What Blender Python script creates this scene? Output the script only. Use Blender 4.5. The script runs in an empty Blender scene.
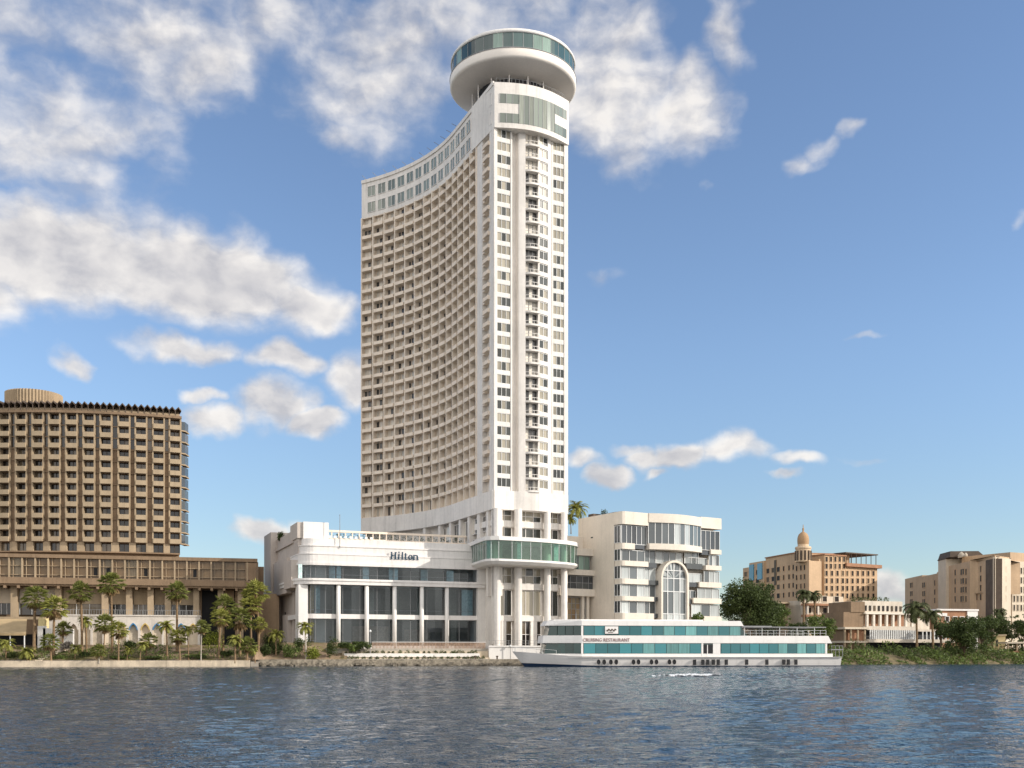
import bpy, bmesh, math, random
from mathutils import Vector, Matrix
R = random.Random(7)
rad = math.radians
C = bpy.context.scene.collection
sc = bpy.context.scene
# ------------------------------------------------------------------ camera, sky, sun, exposure
F, HZ, CX, CH = 1062.0, 652.0, 512.0, 2.8
cam = bpy.data.cameras.new('camera'); camo = bpy.data.objects.new('camera', cam); C.objects.link(camo)
camo.location = (0, 0, CH); camo.rotation_euler = (rad(90), 0, 0)
cam.sensor_width = 36; cam.lens = 36*F/1024; cam.shift_y = (HZ-384)/1024
cam.clip_start = .5; cam.clip_end = 20000
sc.camera = camo
SUN_AZ, SUN_EL = 102.5, 23.0            # azimuth measured from +Y towards +X
SUN_POWER, SKY_POWER, EXPOSURE = 3.2, 0.15, 0.50
sc.view_settings.view_transform = 'Standard'; sc.view_settings.look = 'None'
sc.view_settings.exposure = EXPOSURE; sc.view_settings.gamma = 1
sc.view_settings.use_curve_mapping = False
sl = bpy.data.lights.new('sun', 'SUN'); slo = bpy.data.objects.new('sun', sl); C.objects.link(slo)
sl.energy = SUN_POWER; sl.angle = rad(.5); sl.color = (1, .925, .83)
sd = Vector((math.sin(rad(SUN_AZ))*math.cos(rad(SUN_EL)), math.cos(rad(SUN_AZ))*math.cos(rad(SUN_EL)), math.sin(rad(SUN_EL))))
slo.rotation_euler = sd.to_track_quat('Z', 'Y').to_euler(); slo.location = (300, -100, 300)

world = bpy.data.worlds.new('World'); sc.world = world; world.use_nodes = True
class NT:
    def __init__(s, tree): s.t = tree; s.n = tree.nodes; s.l = tree.links
    def node(s, typ, ins=None, **kw):
        n = s.n.new(typ)
        for k, v in kw.items(): setattr(n, k, v)
        for k, v in (ins or {}).items(): s.put(n.inputs[k], v)
        return n
    def put(s, sock, v):
        if isinstance(v, bpy.types.NodeSocket): s.l.new(v, sock)
        else: sock.default_value = v
    def math(s, op, a, b=0.0, c=0.0, clamp=False):
        n = s.n.new('ShaderNodeMath'); n.operation = op; n.use_clamp = clamp
        s.put(n.inputs[0], a); s.put(n.inputs[1], b); s.put(n.inputs[2], c); return n.outputs[0]
    def vmath(s, op, a, b=(0, 0, 0)):
        n = s.n.new('ShaderNodeVectorMath'); n.operation = op
        s.put(n.inputs[0], a); s.put(n.inputs[1], b)
        return n.outputs['Value'] if op in ('LENGTH', 'DOT_PRODUCT') else n.outputs[0]
    def ramp(s, v, a, b, o0=0.0, o1=1.0, smooth=True):
        n = s.n.new('ShaderNodeMapRange'); n.interpolation_type = 'SMOOTHSTEP' if smooth else 'LINEAR'
        s.put(n.inputs[0], v); s.put(n.inputs[1], a); s.put(n.inputs[2], b); s.put(n.inputs[3], o0); s.put(n.inputs[4], o1)
        return n.outputs[0]
    def mix(s, f, a, b, blend='MIX'):
        n = s.n.new('ShaderNodeMix'); n.data_type = 'RGBA'; n.blend_type = blend
        s.put(n.inputs[0], f); s.put(n.inputs[6], a); s.put(n.inputs[7], b); return n.outputs[2]
    def noise(s, vec, scale, detail=4, rough=.55, dist=0.0):
        n = s.node('ShaderNodeTexNoise', {'Scale': scale, 'Detail': detail, 'Roughness': rough, 'Distortion': dist})
        s.put(n.inputs['Vector'], vec); return n.outputs['Fac']

def lin(rgb):
    return tuple(((c/255)/12.92 if c/255 <= .04045 else ((c/255+.055)/1.055)**2.4) for c in rgb)+(1.0,)

def build_sky():
    t = NT(world.node_tree)
    bg = t.n['Background']
    sky = t.node('ShaderNodeTexSky', sky_type='NISHITA', sun_disc=False, sun_elevation=rad(SUN_EL), sun_rotation=rad(SUN_AZ),
                 air_density=1.0, dust_density=.1, ozone_density=3.2)
    hs = t.node('ShaderNodeHueSaturation', {'Saturation': .96, 'Value': .85, 'Hue': .503, 'Color': sky.outputs[0]})
    d = t.node('ShaderNodeTexCoord').outputs['Generated']
    sx = t.node('ShaderNodeSeparateXYZ', {'Vector': d})
    x, y, z = sx.outputs
    az = t.math('ARCTAN2', x, y)                           # 0 straight over the river, to the right positive
    el = t.math('ARCSINE', z)
    p = t.node('ShaderNodeCombineXYZ', {0: az, 1: el, 2: 0.0}).outputs[0]
    wob = t.node('ShaderNodeTexNoise', {'Scale': 6.0, 'Detail': 3.0, 'Vector': p}).outputs['Color']
    wob2 = t.node('ShaderNodeTexNoise', {'Scale': 24.0, 'Detail': 4.0, 'Vector': p}).outputs['Color']
    pw = t.vmath('ADD', p, t.vmath('MULTIPLY', t.vmath('SUBTRACT', wob, (.5, .5, .5)), (.085, .06, 0)))
    pw = t.vmath('ADD', pw, t.vmath('MULTIPLY', t.vmath('SUBTRACT', wob2, (.5, .5, .5)), (.040, .030, 0)))
    def ae(px, py):
        X, Z = (px-CX)/F, (HZ-py)/F
        return math.atan2(X, 1), math.atan2(Z, math.hypot(X, 1))
    blobs = [  # picture-independent cloud cells: azimuth/elevation of centre, radii, weight
        (30, 110, 165, 95, .72), (170, 40, 170, 75, .66), (10, 30, 90, 60, .6), (60, 190, 110, 50, .6), (150, 130, 70, 45, .5),
        (60, 252, 160, 66, 1.25), (200, 278, 150, 56, 1.25), (300, 303, 75, 30, 1.0), (-60, 280, 120, 60, 1.2),
        (370, 60, 125, 90, .74), (290, 20, 90, 45, .6), (520, 10, 120, 50, .6), (345, 135, 40, 20, .55), (440, 20, 90, 60, .5), (620, 70, 105, 85, .82), (690, 95, 65, 60, .95), (735, 25, 40, 45, .75), (620, 150, 40, 30, .55),
        (190, 355, 62, 17, 1.05), (285, 365, 45, 18, 1.0), (215, 425, 50, 18, 1.0), (262, 412, 50, 30, 1.1), (305, 430, 40, 18, 1.1), (345, 388, 40, 34, 1.1), (375, 380, 40, 28, 1.05),
        (82, 372, 24, 16, 1.0), (272, 525, 32, 15, 1.2), (200, 402, 24, 10, .9), (300, 522, 26, 10, .7),
        (848, 129, 26, 11, .62), (822, 141, 24, 10, .5), (803, 153, 26, 11, .52), (712, 179, 13, 8, .48), (590, 277, 28, 16, .45),
        (590, 459, 26, 13, 1.0), (610, 476, 24, 16, 1.1), (652, 462, 30, 14, .95), (678, 460, 28, 16, 1.1), (660, 478, 20, 8, .8), (735, 455, 55, 18, .9), (790, 462, 40, 10, .85), (773, 479, 26, 7, .8),
        (880, 328, 24, 7, .65), (866, 456, 40, 7, .55), (888, 588, 30, 22, 1.0), (640, 452, 30, 8, .7), (1020, 220, 14, 8, .45)]
    m = 0.0
    for px, py, rx, ry, w in blobs:
        a, e = ae(px, py)
        v = t.vmath('MULTIPLY', t.vmath('SUBTRACT', pw, (a, e, 0)), (F/rx/1.12*math.hypot(1, (px-CX)/F), F/ry/1.12, 0))
        m = t.math('MAXIMUM', m, t.ramp(t.vmath('LENGTH', v), 1.25, .1, 0, w))
    # unseen cloud bank added behind the camera as fill for the shaded fronts
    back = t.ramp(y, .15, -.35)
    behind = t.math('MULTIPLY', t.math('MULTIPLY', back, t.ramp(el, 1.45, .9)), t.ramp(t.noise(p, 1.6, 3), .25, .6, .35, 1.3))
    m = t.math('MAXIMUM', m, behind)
    jit = t.vmath('MULTIPLY', t.vmath('SUBTRACT', wob2, (.5, .5, .5)), (.016, .016, 0))
    ps = t.vmath('ADD', t.vmath('MULTIPLY', p, (.85, 1.25, 1)), jit)
    def field(v):
        a = t.noise(v, 10, 7, .57)
        bi = t.math('ABSOLUTE', t.math('SUBTRACT', t.math('MULTIPLY', t.noise(v, 15, 3, .5), 2.0), 1.0))
        return t.math('ADD', t.math('MULTIPLY', t.math('SUBTRACT', a, .5), 1.45), t.math('MULTIPLY', t.math('SUBTRACT', bi, .17), .42))
    n1 = field(ps); n2 = field(t.vmath('ADD', ps, (.014, .011, 0)))
    dens = t.math('ADD', m, n1)
    cov = t.ramp(dens, .23, .96)
    cov = t.math('MULTIPLY', cov, t.ramp(m, .02, .2))
    thick = t.ramp(dens, .75, 1.35)
    lit = t.math('ADD', .5, t.math('MULTIPLY', t.math('SUBTRACT', n1, n2), 3.2), clamp=True)
    col = t.mix(lit, (2.75, 2.7, 2.8, 1), (4.9, 4.65, 4.35, 1))
    col = t.mix(t.math('MULTIPLY', thick, .5), col, (2.75, 2.66, 2.72, 1))
    # the added bank shines brighter than the clouds in view, lifting shaded walls
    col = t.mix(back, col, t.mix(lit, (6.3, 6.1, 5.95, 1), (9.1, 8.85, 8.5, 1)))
    low = t.ramp(el, 0, .30, .74, 1.0)
    skyc = t.vmath('SCALE', hs.outputs[0]); t.put(skyc.node.inputs[3], low)
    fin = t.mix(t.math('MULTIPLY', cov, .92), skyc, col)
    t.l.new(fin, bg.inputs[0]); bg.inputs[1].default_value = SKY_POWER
build_sky()

# ------------------------------------------------------------------ helpers
def X(px, D): return (px-CX)*D/F
def Z(py, D): return CH+(HZ-py)*D/F

class MB:
    def __init__(s): s.v = []; s.f = []; s.m = []; s.cur = 0
    def poly(s, pts):
        b = len(s.v); s.v += [tuple(p) for p in pts]; s.f.append(tuple(range(b, b+len(pts)))); s.m.append(s.cur)
    def hexa(s, c):                # 8 corners: bottom 4 (ccw), top 4
        b = len(s.v); s.v += [tuple(p) for p in c]
        for q in ((3, 2, 1, 0), (4, 5, 6, 7), (0, 1, 5, 4), (1, 2, 6, 5), (2, 3, 7, 6), (3, 0, 4, 7)):
            s.f.append(tuple(b+i for i in q)); s.m.append(s.cur)
        return s
    def box(s, fr, a0, a1, d0, d1, z0, z1):
        p = fr.p if fr else (lambda a, d, z: (a, d, z))
        return s.hexa([p(a0, d0, z0), p(a1, d0, z0), p(a1, d1, z0), p(a0, d1, z0), p(a0, d0, z1), p(a1, d0, z1), p(a1, d1, z1), p(a0, d1, z1)])
    def prism(s, pts, z0, z1, pts2=None):
        n = len(pts); b = len(s.v); pts2 = pts2 or pts
        s.v += [(x, y, z0) for x, y in pts]+[(x, y, z1) for x, y in pts2]
        s.f.append(tuple(b+i for i in reversed(range(n)))); s.m.append(s.cur)
        s.f.append(tuple(b+n+i for i in range(n))); s.m.append(s.cur)
        for i in range(n):
            j = (i+1) % n; s.f.append((b+i, b+j, b+n+j, b+n+i)); s.m.append(s.cur)
        return s
    def wall(s, pts, z0, z1, thick):           # open polyline extruded up, given a thickness to its right hand side
        off = offset(pts, thick)
        return s.prism(list(pts)+off[::-1], z0, z1)
    def tube(s, p0, p1, r0, r1=None, n=8, cap=True):
        r1 = r0 if r1 is None else r1
        p0, p1 = Vector(p0), Vector(p1); ax = (p1-p0).normalized()
        e = ax.orthogonal().normalized(); g = ax.cross(e); b = len(s.v)
        for p, r in ((p0, r0), (p1, r1)):
            for i in range(n):
                a = 2*math.pi*i/n; s.v.append(tuple(p+e*r*math.cos(a)+g*r*math.sin(a)))
        for i in range(n):
            j = (i+1) % n; s.f.append((b+i, b+j, b+n+j, b+n+i)); s.m.append(s.cur)
        if cap:
            s.f.append(tuple(b+i for i in reversed(range(n)))); s.m.append(s.cur)
            s.f.append(tuple(b+n+i for i in range(n))); s.m.append(s.cur)
        return s
    def lathe(s, c, prof, n=48, a0=0, a1=2*math.pi):
        b = len(s.v); full = abs(a1-a0-2*math.pi) < 1e-6; k = n if full else n+1
        for r, z in prof:
            for i in range(k):
                a = a0+(a1-a0)*i/n; s.v.append((c[0]+r*math.cos(a), c[1]+r*math.sin(a), z))
        for j in range(len(prof)-1):
            for i in range(n):
                q = (i+1) % k
                s.f.append((b+j*k+i, b+j*k+q, b+(j+1)*k+q, b+(j+1)*k+i)); s.m.append(s.cur)
        return s
    def mesh(s, name, mats, smooth=False):
        me = bpy.data.meshes.new(name); me.from_pydata(s.v, [], s.f)
        for m in (mats if isinstance(mats, (list, tuple)) else [mats]): me.materials.append(m)
        me.polygons.foreach_set('material_index', s.m)
        if smooth: me.polygons.foreach_set('use_smooth', [True]*len(s.f))
        me.update(); return me
    def build(s, name, mats, parent=None, smooth=False, **kw):
        return link(name, s.mesh(name, mats, smooth), parent, **kw)

def link(name, me, parent=None, loc=(0, 0, 0), rz=0.0, scale=None, kind=None, local=False):
    o = bpy.data.objects.new(name, me); C.objects.link(o)
    o.location = loc; o.rotation_euler = (0, 0, rz)
    if scale: o.scale = scale
    if parent:
        o.parent = parent
        if not local: o.matrix_parent_inverse = base_matrix(parent).inverted()
    if kind: o['kind'] = kind
    return o
def base_matrix(o):
    m = Matrix.Translation(o.location) @ o.rotation_euler.to_matrix().to_4x4()
    if o.parent: m = base_matrix(o.parent) @ o.matrix_parent_inverse @ m
    return m
def tag(o, label, cat, group=None):
    o['label'] = label; o['category'] = cat
    if group: o['group'] = group
    return o
def thing(name, label, cat, loc, group=None):
    o = bpy.data.objects.new(name, None); C.objects.link(o); o.location = loc
    return tag(o, label, cat, group)
def struct(name, mb, m, smooth=False):
    o = mb.build(name, m, smooth=smooth); o['kind'] = 'structure'; return o
def copy_thing(o, loc, rz=0, s=1.0, label=None):
    c = o.copy(); C.objects.link(c); c.location = loc; c.rotation_euler = (0, 0, rz)
    c.scale = (s, s, s) if not isinstance(s, tuple) else s
    if label: c['label'] = label
    for ch in o.children:
        k = ch.copy(); C.objects.link(k); k.parent = c
    return c

class Fr:
    """a facade line: a runs along it to the right, d goes into the building"""
    def __init__(s, o, ang): s.o = o; s.ang = ang; s.u = (math.cos(ang), math.sin(ang)); s.n = (-s.u[1], s.u[0])
    @staticmethod
    def two(p, q): return Fr(p, math.atan2(q[1]-p[1], q[0]-p[0]))
    def xy(s, a, d=0): return (s.o[0]+s.u[0]*a+s.n[0]*d, s.o[1]+s.u[1]*a+s.n[1]*d)
    def p(s, a, d, z): x, y = s.xy(a, d); return (x, y, z)
    def a(s, px, d=0):
        k = (px-CX)/F; ox, oy = s.xy(0, d); return (k*oy-ox)/(s.u[0]-k*s.u[1])
    def z(s, py, a, d=0): return Z(py, s.xy(a, d)[1])

def offset(pts, t):               # offset an open polyline to its left (t>0)
    out = []
    for i, p in enumerate(pts):
        a = Vector(pts[max(i-1, 0)]); b = Vector(pts[min(i+1, len(pts)-1)]); d = (b-a).normalized()
        out.append((p[0]-d.y*t, p[1]+d.x*t))
    return out

# ------------------------------------------------------------------ materials
def mat(name, rgb, rough=.7, var=.10, scale=.35, streak=0.0, bump=0.0, spec=.3, metal=0.0, rand=0.0, tint=None, bscale=6.0):
    m = bpy.data.materials.new(name); m.use_nodes = True; t = NT(m.node_tree); b = t.n['Principled BSDF']
    pos = t.node('ShaderNodeNewGeometry')
    P = pos.outputs['Position']; base = lin(rgb) if max(rgb) > 1.5 else tuple(rgb)+(1,)
    n = t.noise(P, scale, 6, .6)
    fac = t.ramp(n, .3, .7, 1-var, 1+var*.6)
    fine = t.noise(P, scale*12, 3, .6)
    fac = t.math('MULTIPLY', fac, t.ramp(fine, .3, .7, 1-var*.5, 1+var*.3))
    if streak:
        ns = t.noise(t.vmath('MULTIPLY', P, (1.1, 1.1, .06)), 1.3, 5, .65)
        fac = t.math('MULTIPLY', fac, t.ramp(ns, .45, .75, 1, 1-streak))
    if rand:
        oi = t.math('FRACT', t.math('ADD', t.node('ShaderNodeObjectInfo').outputs['Random'], pos.outputs['Random Per Island']))
        fac = t.math('MULTIPLY', fac, t.ramp(oi, 0, 1, 1-rand, 1+rand, False))
    c = t.vmath('SCALE', base[:3]); c.node.inputs[3].default_value = 1; t.put(c.node.inputs[3], fac)
    col = c
    if tint:
        col = t.mix(t.ramp(t.noise(P, scale*.6, 3), .4, .65), c, lin(tint))
    t.put(b.inputs['Base Color'], col); b.inputs['Roughness'].default_value = rough
    b.inputs['Specular IOR Level'].default_value = spec; b.inputs['Metallic'].default_value = metal
    if bump:
        bn = t.node('ShaderNodeBump', {'Strength': bump, 'Distance': .05, 'Height': t.noise(P, bscale, 5, .6)})
        t.l.new(bn.outputs[0], b.inputs['Normal'])
    return m

def glass(name, dark, curtain=None, share=.4, rough=.06, spec=.6, vary=.35):
    """window glass seen from outside: dark room or a drawn curtain behind a glossy pane, pane by pane"""
    m = bpy.data.materials.new(name); m.use_nodes = True; t = NT(m.node_tree); b = t.n['Principled BSDF']
    g = t.node('ShaderNodeNewGeometry')
    rnd = t.math('FRACT', t.math('ADD', g.outputs['Random Per Island'], t.math('MULTIPLY', t.node('ShaderNodeObjectInfo').outputs['Random'], 7.3)))
    r2 = t.math('FRACT', t.math('MULTIPLY', rnd, 17.31))
    c = t.vmath('SCALE', lin(dark)[:3]); t.put(c.node.inputs[3], t.ramp(r2, 0, 1, 1-vary, 1+vary, False))
    if curtain:
        n = t.noise(t.vmath('MULTIPLY', g.outputs['Position'], (3, 3, .1)), 2.0, 2)
        cc = t.vmath('SCALE', lin(curtain)[:3]); t.put(cc.node.inputs[3], t.math('MULTIPLY', t.ramp(n, .3, .7, .75, 1.1), t.ramp(r2, 0, 1, .6, 1.1, False)))
        c = t.mix(t.ramp(rnd, share-.01, share+.01, 1, 0), c, cc)
    t.put(b.inputs['Base Color'], c); b.inputs['Roughness'].default_value = rough
    b.inputs['Specular IOR Level'].default_value = spec
    bn = t.node('ShaderNodeBump', {'Strength': .08, 'Distance': .02, 'Height': t.noise(g.outputs['Position'], .8, 2)})
    t.l.new(bn.outputs[0], b.inputs['Normal'])
    return m

def clear_glass(name, tint, refl=.12, film=.03):
    m = bpy.data.materials.new(name); m.use_nodes = True; t = NT(m.node_tree); t.n.remove(t.n['Principled BSDF'])
    isl = t.node('ShaderNodeNewGeometry').outputs['Random Per Island']; tc = t.mix(isl, lin(tint), lin(tuple(c*.82 for c in tint)))
    tr = t.node('ShaderNodeBsdfTransparent', {'Color': tc}); gl = t.node('ShaderNodeBsdfGlossy', {'Roughness': .04, 'Color': (.9, .95, .95, 1)})
    df = t.node('ShaderNodeBsdfDiffuse', {'Color': lin(tint)})
    fr = t.node('ShaderNodeFresnel', {'IOR': 1.36})
    a = t.node('ShaderNodeMixShader', {0: film, 1: tr.outputs[0], 2: df.outputs[0]})
    mx = t.node('ShaderNodeMixShader', {0: t.math('ADD', fr.outputs[0], t.ramp(t.math('FRACT', t.math('MULTIPLY', isl, 13.7)), 0, 1, refl-.055, refl-.02, False)), 1: a.outputs[0], 2: gl.outputs[0]})
    t.l.new(mx.outputs[0], t.n['Material Output'].inputs[0]); return m

M = {}
M['white'] = mat('white_concrete', (.745, .70, .645), .75, .09, .12, .20, .15)
M['white2'] = mat('white_render', (.75, .72, .68), .7, .06, .2, .10)
M['cream'] = mat('cream_stone', (.70, .63, .535), .8, .08, .2, .10, .15)
M['beige'] = mat('beige_stone', (.58, .47, .34), .8, .09, .2, .12, .15)
M['fascia'] = mat('fascia_panels', (.745, .71, .675), .6, .07, .15, .15)
M['flank'] = mat('flank_shade_render', (.50, .44, .39), .75, .08, .15, .12)  # wall colour darkened to carry the grey-pink shade of the flank
M['arcade'] = mat('arcade_render', (.60, .55, .49), .8, .12, .25, .2)
M['restwhite'] = mat('weathered_white', (.58, .51, .42), .8, .12, .3, .2)
M['tanshade'] = mat('tan_shade_grid', (.80, .70, .585), .8, .06, .2, .10)  # tan of the shaded concave front put into the wall colour
M['domestone'] = mat('dome_stone', (.42, .27, .15), .85, .1, .3, .1)
M['soffit'] = mat('soffit_paint', (.84, .775, .70), .7, .05, .2)
M['banksoil'] = mat('bank_soil', (.21, .165, .085), .95, .4, .5, 0, .5)
M['tan'] = mat('brown_concrete', (.25, .172, .108), .85, .14, .3, .22, .2)
M['tanlight'] = mat('tan_concrete', (.38, .29, .19), .85, .12, .3, .18, .2)
M['ivory'] = mat('ivory_parapet', (.40, .31, .205), .8, .10, .4, .15)
M['parapet'] = mat('parapet_concrete', (.80, .685, .56), .8, .08, .3, .12)
M['darkbrown'] = mat('dark_brown_timber', (.10, .072, .052), .7, .2, .5)
M['dark'] = mat('dark_recess', (.02, .02, .022), .6, .2, .5)
M['greymetal'] = mat('grey_metal', (.28, .28, .28), .45, .1, .5)
M['whitemetal'] = mat('white_metal', (.72, .72, .70), .4, .06, .5)
M['hotelglass'] = glass('hotel_window_glass', (66, 68, 64), (172, 164, 146), .6, .08, .5)
M['recessglass'] = glass('balcony_door_glass', (76, 74, 72), (226, 218, 204), .66, .12, .5)
M['topglass'] = glass('pale_panorama_glass', (120, 128, 118), (150, 155, 142), .4, .08, .7, .25)
M['drumglass'] = glass('drum_panorama_glass', (58, 80, 78), (140, 165, 152), .32, .08, .8, .5)
M['darkglass'] = glass('dark_wing_glass', (44, 40, 36), (132, 118, 98), .38, .1, .6)
M['wingglass'] = glass('bronze_wing_glass', (140, 116, 86), (158, 142, 116), .45, .2, .35, .25)
M['annexglass'] = glass('silver_annex_glass', (88, 94, 96), (185, 190, 188), .45, .06, .8, .4)
M['annexdark'] = glass('slate_annex_glass', (58, 62, 66), (80, 84, 84), .3, .06, .8, .4)
M['teal'] = glass('teal_boat_glass', (44, 114, 120), (104, 164, 162), .3, .07, .6, .35)
M['tealdark'] = glass('dark_teal_boat_glass', (24, 62, 58), None, 0, .07, .7, .2)
M['podglass'] = clear_glass('podium_glass', (196, 212, 222), .06)
M['ringglass'] = clear_glass('pale_green_glass', (200, 232, 216), .06, .07)
M['curtain'] = mat('pale_teal_curtain', (.66, .80, .79), .9, .2, 2)
M['interior'] = mat('interior_wall', (.13, .105, .08), .9, .3, .25)
M['interior_pale'] = mat('interior_pale_wall', (.50, .44, .35), .9, .25, .3)
M['boatwhite'] = mat('boat_paint', (.82, .79, .75), .4, .04, .4, .08, 0, .5)
M['boatblue'] = mat('boat_antifouling', (.02, .035, .07), .5, .1, 1)
M['sand'] = mat('sandstone', (.55, .385, .24), .85, .10, .12, .14, .2)
M['sandlight'] = mat('light_sandstone', (.60, .45, .30), .85, .10, .15, .14, .2)
M['stone3'] = mat('grey_beige_render', (.52, .37, .235), .85, .10, .15, .16)
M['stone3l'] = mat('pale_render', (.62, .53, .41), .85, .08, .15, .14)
M['brick'] = mat('orange_brick', (.36, .19, .11), .85, .15, .6, .1)
M['smallwin'] = glass('small_dark_window', (40, 34, 30), (96, 82, 64), .25, .4, .15)
M['bluepanel'] = glass('blue_glass_panel', (60, 130, 160), None, 0, .1, .7, .2)
M['quay'] = mat('quay_concrete', (.60, .50, .37), .9, .22, .5, .3, .4)
M['quaystone'] = mat('quay_rubble', (.30, .26, .20), .9, .5, 1.4, .2, .8, bscale=2.5)
M['soil'] = mat('brown_soil', (.29, .205, .135), .95, .4, .35, 0, .6, tint=(104, 96, 58))
M['paving'] = mat('paving', (.40, .36, .30), .9, .15, .3)
M['ground'] = mat('city_ground', (.24, .21, .17), .95, .2, .05)
M['timber'] = mat('timber_fence', (.34, .23, .16), .8, .3, 2.5)
M['awning'] = mat('tan_awning_cloth', (.46, .34, .19), .9, .12, .6)
M['navy'] = mat('navy_letters', (.015, .05, .085), .5, .1, 1)
M['trunk'] = mat('palm_trunk', (.24, .16, .09), .95, .3, 3, 0, .6)
M['bark'] = mat('tree_bark', (.12, .085, .055), .95, .3, 2, 0, .6)
M['deadfrond'] = mat('dead_fronds', (.27, .18, .085), .9, .2, 2, rand=.3)
M['palegrass'] = mat('pale_trunk', (.44, .39, .32), .9, .2, 2)
def leafm(name, rgb, rand=.45, trans=.25):
    m = mat(name, rgb, .6, .15, .5, rand=rand, spec=.25)
    t = NT(m.node_tree); b = t.n['Principled BSDF']; out = t.n['Material Output']
    tl = t.node('ShaderNodeBsdfTranslucent'); src = b.inputs['Base Color'].links[0].from_socket
    t.l.new(src, tl.inputs['Color'])
    mx = t.node('ShaderNodeMixShader', {0: trans, 1: b.outputs[0], 2: tl.outputs[0]})
    t.l.new(mx.outputs[0], out.inputs[0]); return m
M['palmleaf'] = leafm('fan_palm_leaf', (.185, .20, .05))
M['palmleaf2'] = leafm('bright_palm_leaf', (.28, .28, .065))
M['dateleaf'] = leafm('date_palm_leaf', (.11, .125, .05))
M['leafdark'] = leafm('dark_tree_leaf', (.075, .102, .030))
M['leafmid'] = leafm('mid_tree_leaf', (.13, .175, .045))
M['leafbright'] = leafm('bright_shrub_leaf', (.22, .25, .035))
M['leafolive'] = leafm('olive_scrub_leaf', (.13, .16, .05))
M['flower'] = leafm('pale_flower_leaf', (.34, .30, .26))

# ------------------------------------------------------------------ setting: water, banks, ground
def water():
    m = bpy.data.materials.new('river_water'); m.use_nodes = True; t = NT(m.node_tree); b = t.n['Principled BSDF']
    P = t.node('ShaderNodeNewGeometry').outputs['Position']
    b.inputs['Base Color'].default_value = (.013, .036, .060, 1)
    b.inputs['Roughness'].default_value = .05; b.inputs['IOR'].default_value = 1.33
    h = t.math('MULTIPLY', t.noise(P, 2.3, 3, .6, .4), .42)
    h = t.math('ADD', h, t.math('MULTIPLY', t.noise(t.vmath('ADD', P, (3, 71, 0)), 6.0, 2, .6, .3), .16))
    bn = t.node('ShaderNodeBump', {'Strength': 1.0, 'Distance': .42, 'Height': h})
    t.l.new(bn.outputs[0], b.inputs['Normal'])
    return m
M['water'] = water()
SHORE = [(-900, 130), (-125, 192), (-50, 203.5), (-49, 207.5), (-6, 216), (9, 219), (60, 233), (70, 239), (140, 251), (900, 300)]
import numpy as np
def river():
    # one rippled sheet over the stretch the place can show, flat sheets beyond it
    x0, x1, y0, y1 = -150.0, 170.0, 10.0, 262.0
    ys = [y0]
    while ys[-1] < y1: ys.append(ys[-1]+max(.18, min(.55, ys[-1]*.005)))
    ys = np.array(ys); ys[-1] = y1; xs = np.linspace(x0, x1, 820); gx, gy = np.meshgrid(xs, ys)
    rg = np.random.default_rng(12); h = np.zeros_like(gx)
    for i in range(46):
        lam = .95*(1.9/.95)**rg.random(); th = rg.normal(1.2, .75); k = 2*np.pi/lam; a = .0042*lam**.7
        ph = k*(np.cos(th)*gx+np.sin(th)*gy)+rg.random()*6.283+1.2*np.sin(gx*.05+i)+1.1*np.sin(gy*.07+2*i)
        h += a*(1-2*np.abs(np.sin(ph*.5)))*.7+a*.5*np.sin(ph)
    gust = .9+.15*np.sin(gx*.031+gy*.012)*np.sin(gy*.047+1)+.2*np.sin(gx*.09-gy*.11)
    edge = np.clip(np.minimum.reduce([(gx-x0)/6, (x1-gx)/6, (gy-y0)/3, (y1-gy)/3]), 0, 1)
    h = (h-h.mean())*gust*edge
    ny, nx = gx.shape; co = np.stack([gx, gy, h], -1).reshape(-1, 3).astype(np.float32)
    a = (np.arange(ny-1)[:, None]*nx+np.arange(nx-1)[None]).ravel(); q = np.stack([a, a+1, a+nx+1, a+nx], 1).astype(np.int32)
    flat = [((-6000, -600), (6000, y0)), ((-6000, y0), (x0, y1)), ((x1, y0), (6000, y1)), ((-6000, y1), (6000, 700))]
    fv = []; fq = []
    for (a0, b0), (a1, b1) in flat:
        b = len(co)+len(fv); fv += [(a0, b0, 0), (a1, b0, 0), (a1, b1, 0), (a0, b1, 0)]; fq.append((b, b+1, b+2, b+3))
    co = np.concatenate([co, np.array(fv, np.float32)]); q = np.concatenate([q, np.array(fq, np.int32)])
    me = bpy.data.meshes.new('river_water'); me.vertices.add(len(co)); me.vertices.foreach_set('co', co.ravel())
    me.loops.add(q.size); me.loops.foreach_set('vertex_index', q.ravel()); me.polygons.add(len(q))
    me.polygons.foreach_set('loop_start', np.arange(0, q.size, 4, dtype=np.int32)); me.polygons.foreach_set('use_smooth', np.ones(len(q), bool))
    me.update(); me.validate(); me.materials.append(M['water'])
    o = bpy.data.objects.new('river_water', me); C.objects.link(o); o['kind'] = 'structure'
river()
g = MB(); g.prism(SHORE+[(7000, 400), (7000, 9000), (-7000, 9000), (-7000, 100)], -3, .95); struct('ground', g, M['ground'])
def shore_at(x):
    for (x0, y0), (x1, y1) in zip(SHORE, SHORE[1:]):
        if x0 <= x <= x1: return y0+(y1-y0)*(x-x0)/(x1-x0)
def sheet(name, x0, x1, y0f, y1f, zf, m, nx=40, ny=14):
    mb = MB(); 
    for i in range(nx+1):
        for j in range(ny+1):
            x = x0+(x1-x0)*i/nx; v = j/ny; a, b = y0f(x), y1f(x); mb.v.append((x, a+(b-a)*v, zf(x, v)))
    for i in range(nx):
        for j in range(ny):
            k = i*(ny+1)+j; mb.f.append((k, k+ny+1, k+ny+2, k+1)); mb.m.append(0)
    return struct(name, mb, m, True)
rs = random.Random(3)
WING = Fr.two((-107, 222), (-56.4, 235))
def wing_y(x): return WING.o[1]+(x-WING.o[0])*math.tan(WING.ang)
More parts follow.
